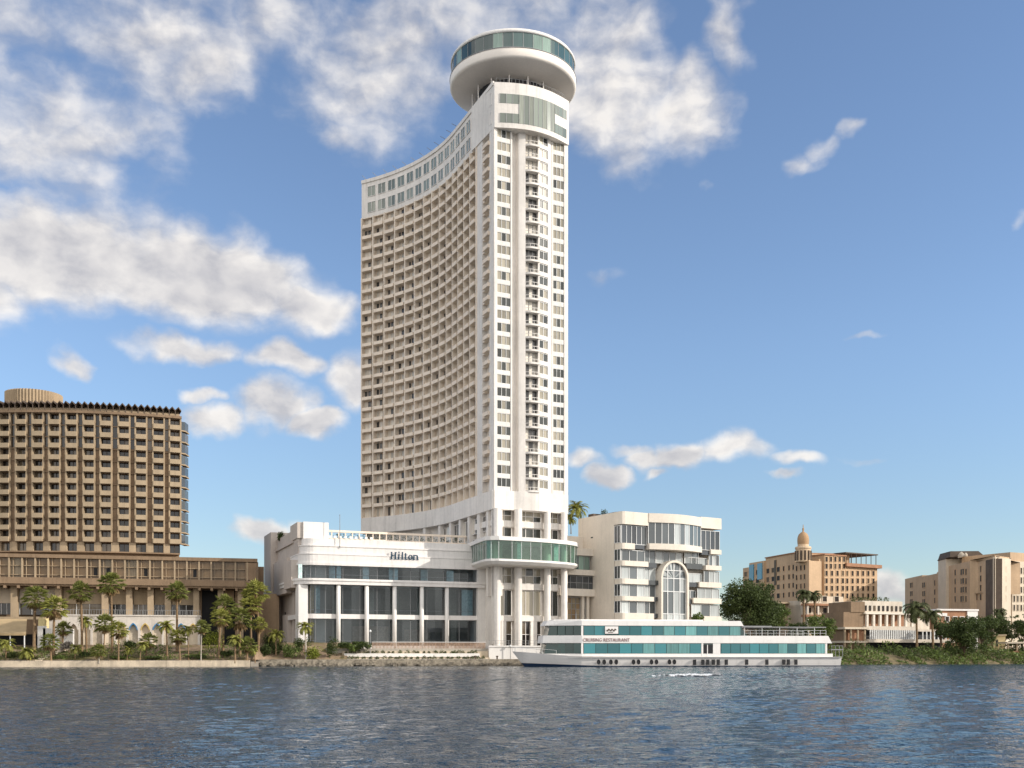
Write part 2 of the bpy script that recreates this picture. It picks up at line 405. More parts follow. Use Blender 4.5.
sheet('garden_slope', -128, -49.6, lambda x: shore_at(x)+.9, lambda x: wing_y(x)-2.5, lambda x, v: 1.25+3.0*min(1, v*1.35)**.8+rs.uniform(-.12, .12), M['soil'], 70, 16)
sheet('terrace_slope', -50, -33, lambda x: shore_at(x)+1, lambda x: shore_at(x)+13, lambda x, v: 1.3+3.4*min(1, v*1.6)+rs.uniform(-.1, .1), M['soil'], 30, 12)
sheet('right_bank_slope', 58, 190, lambda x: shore_at(x)-4.2, lambda x: shore_at(x)+24, lambda x, v: -.3+3.7*min(1, v*1.6)**.75+rs.uniform(-.15, .15), M['banksoil'], 90, 16)
# quay walls
qw = MB(); qw.wall([(-125, 191.7), (-50.2, 203.2)], -1.5, 1.2, .9)
tag(qw.build('quay_wall', M['quay']), 'long pale concrete quay wall along the foot of the palm garden', 'wall')
qs = MB(); qs.wall([(-49.6, 207.0), (-6, 215.7), (9.5, 218.6), (30, 224)], -1.5, 1.35, 1.2)
rq = random.Random(5)
for i in range(150):
    x = rq.uniform(-49, 9); y = shore_at(x)-rq.uniform(.5, 1.1); r = rq.uniform(.18, .42); z = rq.uniform(-.05, .55)
    c = [Vector((rq.uniform(.6, 1)*sx*r, rq.uniform(.6, 1)*sy*r, rq.uniform(.6, 1)*sz*r*.8)) for sz in (-1, 1) for sx, sy in ((-1, -1), (1, -1), (1, 1), (-1, 1))]
    qs.hexa([(x+k.x, y+k.y, z+k.z) for k in c])
tag(qs.build('quay_wall', M['quaystone']), 'low rubble stone quay wall below the white podium terrace', 'wall')

# ------------------------------------------------------------------ generic window meshes (x along facade, -y outward, z up)
def win_mesh(name, w, h, n, rows=1, fw=.09, mats=None, depth=.12, low=None):
    mb = MB(); fm = 0; gm = 1
    mb.cur = gm
    for i in range(n):
        for j in range(rows):
            x0 = -w/2+w*i/n; x1 = -w/2+w*(i+1)/n; z0 = h*j/rows; z1 = h*(j+1)/rows
            mb.poly([(x0, 0, z0), (x1, 0, z0), (x1, 0, z1), (x0, 0, z1)])
    mb.cur = fm
    d0, d1 = -depth, .03
    for i in range(n+1):
        x = -w/2+w*i/n; mb.box(None, x-fw/2, x+fw/2, d0, d1, -fw/2, h+fw/2)
    for j in range(rows+1):
        z = h*j/rows
        for i in range(n): mb.box(None, -w/2+w*i/n+fw/2, -w/2+w*(i+1)/n-fw/2, d0+.01, d1-.01, z-fw/2, z+fw/2)
    return mb.mesh(name, mats)

# ------------------------------------------------------------------ the tall white tower
K0 = (-3.9, 230.0)
def make_curve():
    pts = [K0]; s = 0; ds = .25; x, y = K0
    while s < 62.0:
        g_ = min(max((s-24)/38, 0), 1.1); th = rad(114+40*g_); x += math.cos(th)*ds; y += math.sin(th)*ds; s += ds; pts.append((x, y))
    return pts
CURVE = make_curve()
def K(s):
    i = min(max(s/.25, 0), len(CURVE)-1.001); k = int(i); f = i-k; a, b = CURVE[k], CURVE[k+1]
    return (a[0]+(b[0]-a[0])*f, a[1]+(b[1]-a[1])*f)
def Kt(s):
    a, b = K(max(s-.3, 0)), K(min(s+.3, 62)); d = Vector((b[0]-a[0], b[1]-a[1])).normalized(); return d
def Kp(s, d):                     # d>0 into the building
    p = K(s); t = Kt(s); return (p[0]+t.y*d, p[1]-t.x*d)
def Kstrip(s0, s1, d0, d1, n=None):
    n = n or max(2, int((s1-s0)/1.2)+1); ss = [s0+(s1-s0)*i/(n-1) for i in range(n)]
    return [Kp(s, d0) for s in ss]+[Kp(s, d1) for s in reversed(ss)]
FRONT = Fr.two(K0, (12.5, 238.0)); FL = 18.25
ZB, ZT, ZTOP, ZBAND = Z(490, 230), Z(127, 230), Z(82.6, 230), Z(509, 230)
NF = 28; FH = (ZT-ZB)/NF
def bow_low(a): return -1.2*math.sin(math.pi*(a-4.9)/9.2)**.8 if 4.9 < a < 14.1 else 0.0
def bow_top(a): return -.35-2.3*math.sin(math.pi*a/FL)
def Fstrip(a0, a1, fn, d1, n=14, add=0.0):
    aa = [a0+(a1-a0)*i/(n-1) for i in range(n)]
    return [FRONT.xy(a, fn(a)+add) for a in aa]+[FRONT.xy(a1, d1), FRONT.xy(a0, d1)]

def tower():
    T = thing('hotel_tower', 'very tall white concave hotel tower topped by a round glass-banded drum', 'building', (4, 240, 3))
    W = MB()
    S0, SP0, SP1, SE = .9, 6.4, 9.7, 61.9
    NC = 14; bw = (SE-SP1)/NC
    # cores
    W.prism(Kstrip(2.7, SE, 1.6, 17.0, 40), 4.0, ZT)
    W.prism([FRONT.xy(.6, 2.2), FRONT.xy(17.6, 2.2), FRONT.xy(17.6, 16), FRONT.xy(2, 12)], 4.0, ZT+.2)
    W.prism(Kstrip(0.05, SE+.1, 0, 17.2, 40), ZT, ZTOP)                       # two blind top storeys of the slab
    W.prism(Kstrip(.05, SE+.1, -.35, 2.2, 40), ZBAND, ZB)                     # plain band under the rooms
    W.prism(Kstrip(.05, SE+.05, -.25, .1, 40), ZTOP-.5, ZTOP+.35)
    # corner pilasters and the broad white strip
    W.prism(Kstrip(0, S0, -.1, .72, 3), 4.5, ZT); W.prism(Kstrip(SP0, SP1, -.1, 1.8, 4), ZB, ZT)
    G = MB()
    # storey slabs of the slab front
    for f in range(NF+1):
        z = ZB+FH*f
        G.prism(Kstrip(SP1, SE, .02, 1.7, 36), z-.16, z+.12); G.prism(Kstrip(S0, SP0, .02, 1.7, 4), z-.16, z+.12)
    for i in range(NC+1):
        s = SP1+bw*i; G.prism(Kstrip(s-.14, s+.14, -.38, 1.7, 2), ZB, ZT)
    G.build('balcony_grid', M['tanshade'], T)
    # end front: pilasters, spandrels, bow
    for a0, a1 in ((0, .75), (4.0, 4.35), (14.15, 14.5), (17.3, FL)):
        W.prism([FRONT.xy(a0, -.12), FRONT.xy(a1, -.12), FRONT.xy(a1, 2.4), FRONT.xy(a0, 2.4)], ZBAND, ZT)
    W.prism([FRONT.xy(FL-.4, .1), FRONT.xy(FL, .1), FRONT.xy(FL-.5, 9), FRONT.xy(FL-1, 9)], 4.5, ZT)
    W.prism(Fstrip(12.9, 14.15, bow_low, 2.4, 6), ZB, ZT)                     # solid right edge of the bow
    W.prism(Fstrip(5.75, 7.2, bow_low, 2.4, 6), ZB, ZT)                       # solid left edge of the bow
    W.prism([FRONT.xy(4.35, .8), FRONT.xy(5.8, .8), FRONT.xy(5.8, 2.4), FRONT.xy(4.35, 2.4)], ZB, ZT)
    W.prism(Fstrip(0, FL, lambda a: bow_low(a)-.22, 2.4, 40), ZBAND, ZB+.02)
    for f in range(NF):
        z = ZB+FH*f
        for a0, a1 in ((.75, 4.0), (14.5, 17.3)):
            W.prism([FRONT.xy(a0, 0), FRONT.xy(a1, 0), FRONT.xy(a1, 2.3), FRONT.xy(a0, 2.3)], z+.02, z+.85)
        W.prism(Fstrip(10.4, 12.9, bow_low, 2.3, 6), z+.03, z+.95)
        W.prism(Fstrip(7.2, 12.9, bow_low, 2.3, 8, .25), z-.14, z+.02)
        W.prism([FRONT.xy(FL, .5), FRONT.xy(FL+.35, .5), FRONT.xy(FL+.1, 6), FRONT.xy(FL-.3, 6)], z+.1, z+.9)
    W.prism([FRONT.xy(10.2, bow_low(10.2)+.05), FRONT.xy(10.45, bow_low(10.4)+.05), FRONT.xy(10.45, 2.3), FRONT.xy(10.2, 2.3)], ZB, ZT)
    # top box of the end front
    W.prism(Fstrip(-.05, FL+.1, bow_top, 12, 40), ZT-.2, ZTOP)
    # base: columns, spandrels
    cols = [(493.2, 499.7), (514, 521), (543.6, 549.6), (560.5, 566)]
    colz = Z(645, 228)
    for a, b in cols:
        a0, a1 = FRONT.a(a), FRONT.a(b); am = (a0+a1)/2; r = (a1-a0)/2
        W.tube(FRONT.p(am, -.1-r*.3, colz-1), FRONT.p(am, -.1-r*.3, ZBAND+.2), r, r, 16)
    for y0, y1 in ((520, 526), (583, 589), (615.5, 620.7)):
        z1, z0 = Z(y0, 231), Z(y1, 231); W.box(FRONT, .6, 17.7, .9, 2.3, z0, z1)
    W.box(FRONT, 9.4, 11, .95, 2.3, Z(620, 231), colz-1); W.box(FRONT, 2.2, 3.4, .95, 2.3, colz-1, Z(620, 231))
    # slab-side base wall with piers
    for s0, s1 in ((.0, 1.3), (3.1, 4.2), (8.0, 9.6), (14.2, 15.4), (19.8, 21), (26, 27.2), (32, 33), (39, 40)):
        W.prism(Kstrip(s0, s1, -.1, 2.0, 3), 15, ZBAND+.1)
    W.prism(Kstrip(0.3, 12, .3, 1.9, 8), Z(526, 233), Z(520, 233))
    W.build('wall', M['white'], T)
    # ---- windows
    count = {'w': 0, 'b': 0}
    stuff_w, stuff_b = MB(), MB()
    wm = win_mesh('room_window', 3.2, FH-.95, 3, 1, .08, [M['whitemetal'], M['hotelglass']])
    wr = win_mesh('room_window', 2.75, FH-.95, 3, 1, .08, [M['whitemetal'], M['hotelglass']])
    wb = win_mesh('bow_window', 2.35, FH-1.1, 2, 1, .08, [M['whitemetal'], M['hotelglass']])
    wd = win_mesh('balcony_door', 2.9, FH-.2, 3, 1, .08, [M['greymetal'], M['recessglass']])
    # curved balcony of the bow
    bl = MB()
    aa = [7.2+3.1*i/7 for i in range(8)]
    def loc(a, d): return (a-8.75, d)
    pts = [loc(a, bow_low(a)-.5*math.sin(math.pi*min((a-7.2)/1.2, 1)/2)) for a in aa]
    bl.prism(pts+[loc(10.3, 0.6), loc(7.2, 0.6)], 0, .2); bl.prism(pts+[(q[0], q[1]+.1) for q in reversed(pts)], .2, .42)
    bl.prism([(q[0], q[1]+.02) for q in pts]+[(q[0], q[1]+.08) for q in reversed(pts)], 1.0, 1.1)
    for q in pts[::2]: bl.box(None, q[0]-.03, q[0]+.03, q[1]+.02, q[1]+.08, .42, 1.0)
    blm = bl.mesh('bow_balcony', M['white'])
    for f in range(NF):
        z = ZB+FH*f
        link('window', wm, T, FRONT.p(2.37, .12, z+.9), FRONT.ang)
        link('window', wr, T, FRONT.p(15.9, .12, z+.9), FRONT.ang)
        am = 11.65; link('window', wb, T, FRONT.p(am, bow_low(am)+.3, z+1.0), FRONT.ang+rad(14))
        link('balcony_door', wd, T, FRONT.p(8.75, -.30, z+.06), FRONT.ang)
        link('balcony', blm, T, FRONT.p(8.75, 0, z-.1), FRONT.ang); count['b'] += 1
    # concave front: recessed rooms and balconies
    bb = MB(); w2 = bw-.8
    bb.box(None, -w2/2, w2/2, -.60, .05, 0, .18)
    bb.box(None, -w2/2, w2/2, -.60, -.48, .18, .82)
    bb.box(None, -w2/2, -w2/2+.12, -.48, .0, .18, .80); bb.box(None, w2/2-.12, w2/2, -.48, .0, .18, .80)
    bbm = bb.mesh('room_balcony', M['parapet'])
    rwm = win_mesh('recessed_window', bw-.5, FH-.45, 3, 1, .09, [M['parapet'], M['recessglass']])
    def stamp(dst, src, loc_, rz):
        c, s = math.cos(rz), math.sin(rz); b = len(dst.v)
        for v in src.vertices: x, y, z = v.co; dst.v.append((loc_[0]+x*c-y*s, loc_[1]+x*s+y*c, loc_[2]+z))
        for p_ in src.polygons: dst.f.append(tuple(b+i for i in p_.vertices)); dst.m.append(p_.material_index)
    bays = [(SP1+bw*(i+.5)) for i in reversed(range(NC))]+[(S0+SP0)/2]
    for ci, s in enumerate(bays):
        t = Kt(s); rz = math.atan2(-t.y, -t.x)
        for f in range(NF):
            z = ZB+FH*f; p = Kp(s, .85); q = Kp(s, 0)
            stamp(stuff_w, rwm, (p[0], p[1], z+.2), rz)
            if f == 0: continue
            if count['b'] < 100: link('balcony', bbm, T, (q[0], q[1], z-.1), rz); count['b'] += 1
            else: stamp(stuff_b, bbm, (q[0], q[1], z-.1), rz)
    stuff_w.build('room_windows', [M['parapet'], M['recessglass']], T, kind='stuff')
    stuff_b.build('balconies', M['parapet'], T, kind='stuff')
    # two top storeys of the slab: square windows; big curved panes on the end front
    n = 17; pitch = (SE-4.4)/n
    tme = win_mesh('top_storey_window', pitch*.74, 2.6, 2, 1, .1, [M['white2'], M['topglass']])
    sme = win_mesh('top_storey_window', 1.3, 2.6, 1, 1, .1, [M['white2'], M['topglass']])
    for i in range(n+1):
        s = 3.4+pitch*(i+.37) if i < n else 1.7
        t = Kt(s); p = Kp(s, -.06)
        for z0 in (ZT+1.2, ZT+5.35): link('top_storey_window', tme if i < n else sme, T, (p[0], p[1], z0), math.atan2(-t.y, -t.x))
    def curved_panes(a0, a1, z0, z1, nn):
        mb = MB(); mb.cur = 1
        for i in range(nn):
            b0, b1 = a0+(a1-a0)*i/nn, a0+(a1-a0)*(i+1)/nn
            mb.poly([FRONT.p(b0, bow_top(b0)-.04, z0), FRONT.p(b1, bow_top(b1)-.04, z0), FRONT.p(b1, bow_top(b1)-.04, z1), FRONT.p(b0, bow_top(b0)-.04, z1)])
        mb.cur = 0
        for i in range(nn+1):
            b0 = a0+(a1-a0)*i/nn; mb.box(FRONT, b0-.05, b0+.05, bow_top(b0)-.09, bow_top(b0)+.05, z0, z1)
        mb.build('panorama_window', [M['greymetal'], M['topglass']], T)
    za, zb_, zc, zd = Z(120.5, 229), Z(111, 229), Z(101, 229), Z(91.5, 229)
    curved_panes(1.0, 5.0, za, zb_, 3); curved_panes(1.0, 5.0, zc, zd, 3)
    curved_panes(5.0, 13.9, za, zd, 8)
    curved_panes(13.9, 17.5, za, zb_, 3); curved_panes(13.9, 17.5, zc, zd, 3)
    # base windows
    def bwin(a0, a1, z0, z1, n, rows=1, m='hotelglass'):
        me = win_mesh('base_window', a1-a0, z1-z0, n, rows, .12, [M['white2'], M[m]])
        link('base_window', me, T, FRONT.p((a0+a1)/2, 1.5, z0), FRONT.ang)
    edges = [FRONT.a(v) for v in (499.5, 514.2, 520.8, 543.8, 549.4, 560.8)]
    for a0, a1, n in ((edges[0], edges[1], 2), (edges[2], edges[3], 3), (edges[4], edges[5], 2)):
        bwin(a0, a1, Z(519.5, 231), Z(509, 231), n, 2); bwin(a0, a1, Z(536, 231), Z(526.5, 231), n)
        bwin(a0, a1, Z(582.5, 231), Z(567, 231), n, 2); bwin(a0, a1, Z(615, 231), Z(589.5, 231), n)
        bwin(a0, a1, colz-.5, Z(621, 231), n, 2, 'darkglass')
    for s0, s1 in ((1.3, 3.1), (4.2, 8.0), (9.6, 14.2), (15.4, 19.8), (21, 26), (27.2, 32)):
        s = (s0+s1)/2; t = Kt(s); rz = math.atan2(-t.y, -t.x); D = K(s)[1]
        me = win_mesh('base_window', s1-s0, 3.3, 3, 1, .1, [M['white2'], M['recessglass']])
        p = Kp(s, .8); link('base_window', me, T, (p[0], p[1], ZBAND-4.1), rz)
        me = win_mesh('base_window', s1-s0, 2.6, 3, 1, .1, [M['white2'], M['recessglass']]); link('base_window', me, T, (p[0], p[1], ZBAND-8.0), rz)
    # roof brackets
    for i in range(12):
        s = 22+i*3.5; p, q = Kp(s, .6), Kp(s+.5, -1.3)
        b = MB(); b.tube((p[0], p[1], ZTOP+.2), (q[0], q[1], ZTOP+1.1), .07, .05, 6); b.build('roof_bracket', M['greymetal'], T)
    # ---- drum
    c = (X(513, 245), 245.0)
    dz = lambda y: Z(y, 230.6)
    b = MB(); b.lathe(c, [(0, dz(26.2)), (13.2, dz(26.2)), (14.1, dz(27.2)), (14.35, dz(29)), (14.35, dz(31.2)), (13.9, dz(31.4)), (13.2, dz(31.4))], 96)
    b.build('drum_roof', M['white2'], T, True)
    b = MB(); b.lathe(c, [(13.6, dz(45.8)), (14.45, dz(46.6)), (14.5, dz(47.2)), (14.5, dz(54.8)), (14.35, dz(56.2)), (13.9, dz(57.2)), (9.6, dz(62.5)), (8.2, dz(63.5)), (0, dz(63.5))], 96)
    drum = b.build('drum_soffit', M['soffit'], T, True)
    b = MB(); b.lathe(c, [(14.56, dz(47.6)), (14.62, dz(47.4)), (14.62, dz(46.9)), (14.5, dz(46.6))], 96); b.build('drum_trim', M['greymetal'], T, True)
    b = MB(); nn = 40; b.cur = 1
    for i in range(nn):
        a0, a1 = 2*math.pi*i/nn, 2*math.pi*(i+1)/nn; z0, z1 = dz(46.2), dz(31.3); r = 14.15
        am = (a0+a1)/2
        b.poly([(c[0]+r*math.cos(a), c[1]+r*math.sin(a), z) for a, z in ((a0, z0), (am, z0), (a1, z0), (a1, z1), (am, z1), (a0, z1))])
    b.cur = 0
    for i in range(nn):
        a = 2*math.pi*i/nn; r = 14.17; b.tube((c[0]+r*math.cos(a), c[1]+r*math.sin(a), dz(46.2)), (c[0]+r*math.cos(a), c[1]+r*math.sin(a), dz(31.3)), .05, .05, 6, False)
    b.build('drum_glazing', [M['greymetal'], M['drumglass']], T)
    b = MB(); b.lathe(c, [(8.3, ZTOP-1), (8.3, dz(63.5)+.3)], 40); b.build('drum_neck', M['dark'], T)
    for i in range(14):
        b = MB(); a = 2*math.pi*(i+.3)/14; r = 9.4; b.tube((c[0]+r*math.cos(a), c[1]+r*math.sin(a), ZTOP-1), (c[0]+r*math.cos(a), c[1]+r*math.sin(a), dz(62.5)+.2), .14, .14, 6); b.build('drum_post', M['white'], T)
    b = MB()
    for i in range(22):
        a = .4+i*.8; p = FRONT.p(a, bow_top(a)+.3, ZTOP) if a < FL else None
        if p: b.tube(p, (p[0], p[1], ZTOP+1.0), .03, .03, 5)
    aa = [.4+i*.8 for i in range(22)]
    for a, a2 in zip(aa, aa[1:]):
        b.tube(FRONT.p(a, bow_top(a)+.3, ZTOP+1), FRONT.p(a2, bow_top(a2)+.3, ZTOP+1), .03, .03, 5)
    b.build('roof_railing', M['greymetal'], T)
    # ---- ring-shaped glazed cafe wrapped round the foot of the tower
    ring = [(-11.2, 245), (-9.6, 239), (-7.4, 231), (-6.2, 226.8), (-5.5, 224.8), (-4.4, 223.8), (-2.8, 223.7), (0, 225.0), (4, 227.0), (8.5, 230.0), (12, 233.2), (13.9, 236), (14.6, 239), (14.4, 248)]
    def rz_(y): return Z(y, 224.2)
    back = [(12.5, 248), (6, 239.5), (-2.2, 235.2), (-5.2, 240), (-8, 246)]
    b = MB(); b.prism(offset(ring, -.35)+back, rz_(540.3), rz_(536.3)); b.build('cafe_roof', M['white2'], T)
    b = MB(); b.prism(offset(ring, -.25)+back, rz_(561), rz_(558.8)); b.prism(offset(ring, .6)+back, rz_(564), rz_(561), offset(ring, -.25)+back)
    b.build('cafe_floor', M['white2'], T)
    cg = MB(); fr_ = MB()
    def resample(pts, step):
        out = [pts[0]]; acc = 0
        for p, q in zip(pts, pts[1:]):
            L = math.hypot(q[0]-p[0], q[1]-p[1]); n_ = max(1, round(L/step))
            for i in range(1, n_+1): out.append((p[0]+(q[0]-p[0])*i/n_, p[1]+(q[1]-p[1])*i/n_))
        return out
    rp = resample(ring, 2.2)
    for p, q in zip(rp, rp[1:]):
        cg.poly([(p[0], p[1], rz_(558.8)), (q[0], q[1], rz_(558.8)), (q[0], q[1], rz_(540.3)), (p[0], p[1], rz_(540.3))])
    cg.build('cafe_glazing', M['ringglass'], T)
    for p in rp: fr_.tube((p[0], p[1], rz_(558.8)), (p[0], p[1], rz_(540.3)), .05, .05, 6)
    fr_.build('cafe_mullions', M['whitemetal'], T)
    cu = MB(); cu.cur = 0
    for p in offset(rp, .9)[2:-2:4]:
        for k in range(7): cu.tube((p[0]+.14*k-.4, p[1]+.06*k, rz_(558.6)), (p[0]+.14*k-.4, p[1]+.06*k, rz_(540.6)), .09, .09, 6, False)
    cu.build('cafe_curtain', M['curtain'], T)
    b = MB(); b.prism([FRONT.xy(.7, 2.17), FRONT.xy(17.5, 2.17), FRONT.xy(17.5, 2.3), FRONT.xy(.7, 2.3)], rz_(558), rz_(541)); b.build('cafe_back_wall', M['interior_pale'], T)
    return T
TOWER = tower()

# ------------------------------------------------------------------ podium with the lettering
POD = Fr.two((-44, 222), (-6.5, 237)); PODE = POD.a(484)
def pod_z(y): return Z(y, 222.6)
def podium():
    T = thing('podium_building', 'white riverside podium with tall glazed bays between slim white columns', 'building', (-26, 232, 4))
    L, E = 2.6, PODE                     # the left end is rounded from a = 0 .. L
    def front(d, a_end=E, r=3.4):        # plan of the front line with its rounded left corner, pushed in by d
        pts = []
        for i in range(9):
            th = math.pi/2*i/8; pts.append(POD.xy(r-(r-d)*math.cos(th)-.3, r-(r-d)*math.sin(th)) if d < r else POD.xy(r, d))
        return pts+[POD.xy(a_end, d)]
    def slab(mb, d, z0, z1, back=20, a_end=E): mb.prism(front(d, a_end)+[POD.xy(a_end, back), POD.xy(-.3+d, back)], z0, z1)
    zf0, zf1 = pod_z(563.3), pod_z(537.5)
    W = MB()
    # fascia in three flush-stepped tiers, slightly sloping back
    z1, z2 = pod_z(553.5), pod_z(545)
    slab(W, 0, zf0, z1); slab(W, .35, z1, z2); slab(W, .8, z2, zf1)
    slab(W, -.25, zf0-.3, zf0+.25); 
    slab(W, -.1, z1-.1, z1+.12); slab(W, .2, z2-.12, z2+.1)
    slab(W, -.9, pod_z(584), pod_z(578.2)); slab(W, -1.1, pod_z(580.5), pod_z(578.8))
    slab(W, .25, pod_z(618.3), pod_z(613.6)); 
    slab(W, -.6, Z(646.5, 220)-2, Z(645.4, 220), 20)
    W.build('wall', M['fascia'], T)
    cb = MB()
    for px in (338.2, 366.5, 394.3, 421.5, 446.6):
        a = POD.a(px); cb2 = MB(); cb2.tube(POD.p(a, -.15, Z(646, 220)-.5), POD.p(a, -.15, pod_z(584)+.1), .46, .46, 16); cb2.build('column', M['white2'], T, True)
    b = MB(); b.box(POD, E-1.6, E+.6, -.35, 3, Z(646, 222)-1, pod_z(563)); b.build('end_pier', M['white2'], T)
    b = MB(); b.box(POD, -.55, 1.4, .4, 4, 1.2, pod_z(584.5)); b.build('corner_pier', M['white2'], T)
    # glass
    gm = MB(); fm = MB()
    levels = [(pod_z(578.2), pod_z(563.6), .55), (pod_z(613.6), pod_z(584), .75), (Z(645, 222), pod_z(618.3), .75)]
    for z0, z1, d in levels:
        ln = front(d); 
        # straight part split in panes
        n = 20; a0 = 3.3
        ln = ln[:-1]+[POD.xy(a0+(E-a0)*i/n, d) for i in range(n+1)]
        for p, q in zip(ln, ln[1:]): gm.poly([(p[0], p[1], z0), (q[0], q[1], z0), (q[0], q[1], z1), (p[0], p[1], z1)])
        for p in ln[::2]: fm.box(None, p[0]-.04, p[0]+.04, p[1]-.05, p[1]+.05, z0, z1)
        fm.wall([(p[0], p[1]) for p in ln], z0+.9, z0+.96, .06)
    gm.build('glazing', M['podglass'], T); fm.build('mullions', M['greymetal'], T)
    # rooms behind the glass
    b = MB(); b.box(POD, 3.5, E, 9.0, 9.4, 2, zf0); b.build('inner_wall', M['interior'], T)
    for y in (345, 380, 405, 432, 465):
        a = POD.a(y); b = MB(); b.box(POD, a-.9, a+.9, 8.5, 8.98, Z(646, 222), pod_z(584)); b.build('inner_pier', M['interior_pale'], T)
    b = MB(); b.box(POD, 12, 20, 5, 5.2, Z(646, 222), Z(625, 222)); b.box(POD, 24, 30, 6, 6.2, Z(646, 222), Z(628, 222)); b.build('inner_screen', M['timber'], T)
    for p0, p1, y0, y1 in ((330, 336, 578, 564), (337.5, 342, 578, 564), (364, 367, 578.5, 565), (366.5, 370, 578.5, 565), (390, 394, 579, 565), (394.5, 399, 579, 565), (422, 425.5, 580, 566), (425.6, 429, 580, 566), (448, 451, 580, 566), (451, 455, 580, 566), (299, 303, 578, 564), (463, 468, 614, 586), (468, 474, 614, 586), (316, 321, 613, 585)):
        a0, a1 = POD.a(p0), POD.a(p1); b = MB(); n = max(4, int((a1-a0)/.2))
        for i in range(n):
            a = a0+(a1-a0)*(i+.5)/n; b.tube(POD.p(a, .95+.05*(i % 2), pod_z(y0)), POD.p(a, .95+.05*(i % 2), pod_z(y1)), .13, .13, 6, False)
        b.build('curtain', M['curtain'], T)
    # amber hanging at the rounded corner
    b = MB(); b.box(POD, 2.0, 3.0, 2.0, 2.3, Z(645, 222), pod_z(585)); b.build('amber_hanging', mat('amber_hanging', (.42, .24, .06), .7, .3, 1.2), T)
    # left flank
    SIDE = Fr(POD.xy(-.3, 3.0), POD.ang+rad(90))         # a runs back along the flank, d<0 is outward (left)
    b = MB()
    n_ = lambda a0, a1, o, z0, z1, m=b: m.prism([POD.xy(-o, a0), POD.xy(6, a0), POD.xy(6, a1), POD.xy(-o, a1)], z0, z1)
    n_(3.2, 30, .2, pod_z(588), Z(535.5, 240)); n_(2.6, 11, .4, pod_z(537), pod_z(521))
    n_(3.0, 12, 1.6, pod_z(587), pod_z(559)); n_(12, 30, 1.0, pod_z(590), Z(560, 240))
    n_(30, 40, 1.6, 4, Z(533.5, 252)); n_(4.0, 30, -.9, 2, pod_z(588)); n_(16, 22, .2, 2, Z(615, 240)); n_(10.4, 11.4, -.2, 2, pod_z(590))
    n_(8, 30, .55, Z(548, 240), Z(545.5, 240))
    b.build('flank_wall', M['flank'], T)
    b = MB(); n_(5, 8.5, -.86, 5, pod_z(600), b); n_(24, 25.5, -.85, 10, 12, b); n_(11.5, 13.2, -.86, 4, 15, b); b.build('flank_opening', M['dark'], T)
    # roof-top block and roof terrace balustrade
    b = MB(); b.box(POD, .8, 6.2, 2.2, 12, zf1-.2, pod_z(520.5)); b.build('stair_block', M['white2'], T)
    b = MB(); zr = zf1-.1
    b.box(POD, 5.6, E-2, 6.2, 6.5, zr-.5, zr+.9); b.box(POD, 5.6, E-2, 6.1, 6.6, zr+2.15, zr+2.6)
    for i in range(22):
        a = 6.2+(E-8.6)*i/21; b.box(POD, a-.1, a+.1, 6.2, 6.5, zr+.9, zr+2.15)
    b.build('roof_balustrade', M['parapet'], T)
    lf = MB(); rr = random.Random(11)
    for i in range(900):
        a = rr.uniform(6.5, E-2.5); d = rr.uniform(6.6, 7.4); z = zr+rr.uniform(.7, 1.9)+.35*math.sin(a*2.1)
        leaf_quad(lf, Vector(POD.p(a, d, z)), .32, rr)
    o = lf.build('roof_planting', M['leafdark'], T); o['kind'] = 'stuff'
    b = MB()
    for i in range(9): a = 7+i*1.15; b.box(POD, a, a+.55, 6.0, 6.08, zr+.85, zr+1.35); 
    b.build('roof_sign_board', M['whitemetal'], T)
    return T

def leaf_quad(mb, p, s, rr, up=.3):
    n = Vector((rr.gauss(0, 1), rr.gauss(0, 1), rr.gauss(up, 1)))
    if n.length < .01: n = Vector((0, 0, 1))
    n.normalize(); e = n.orthogonal().normalized(); g = n.cross(e); a = rr.uniform(0, 6.28)
    e, g = e*math.cos(a)+g*math.sin(a), g*math.cos(a)-e*math.sin(a); s *= rr.uniform(.6, 1.3)
    mb.poly([p-e*s*.5, p+g*s*.28, p+e*s*.6, p-g*s*.28])
PODIUM = podium()

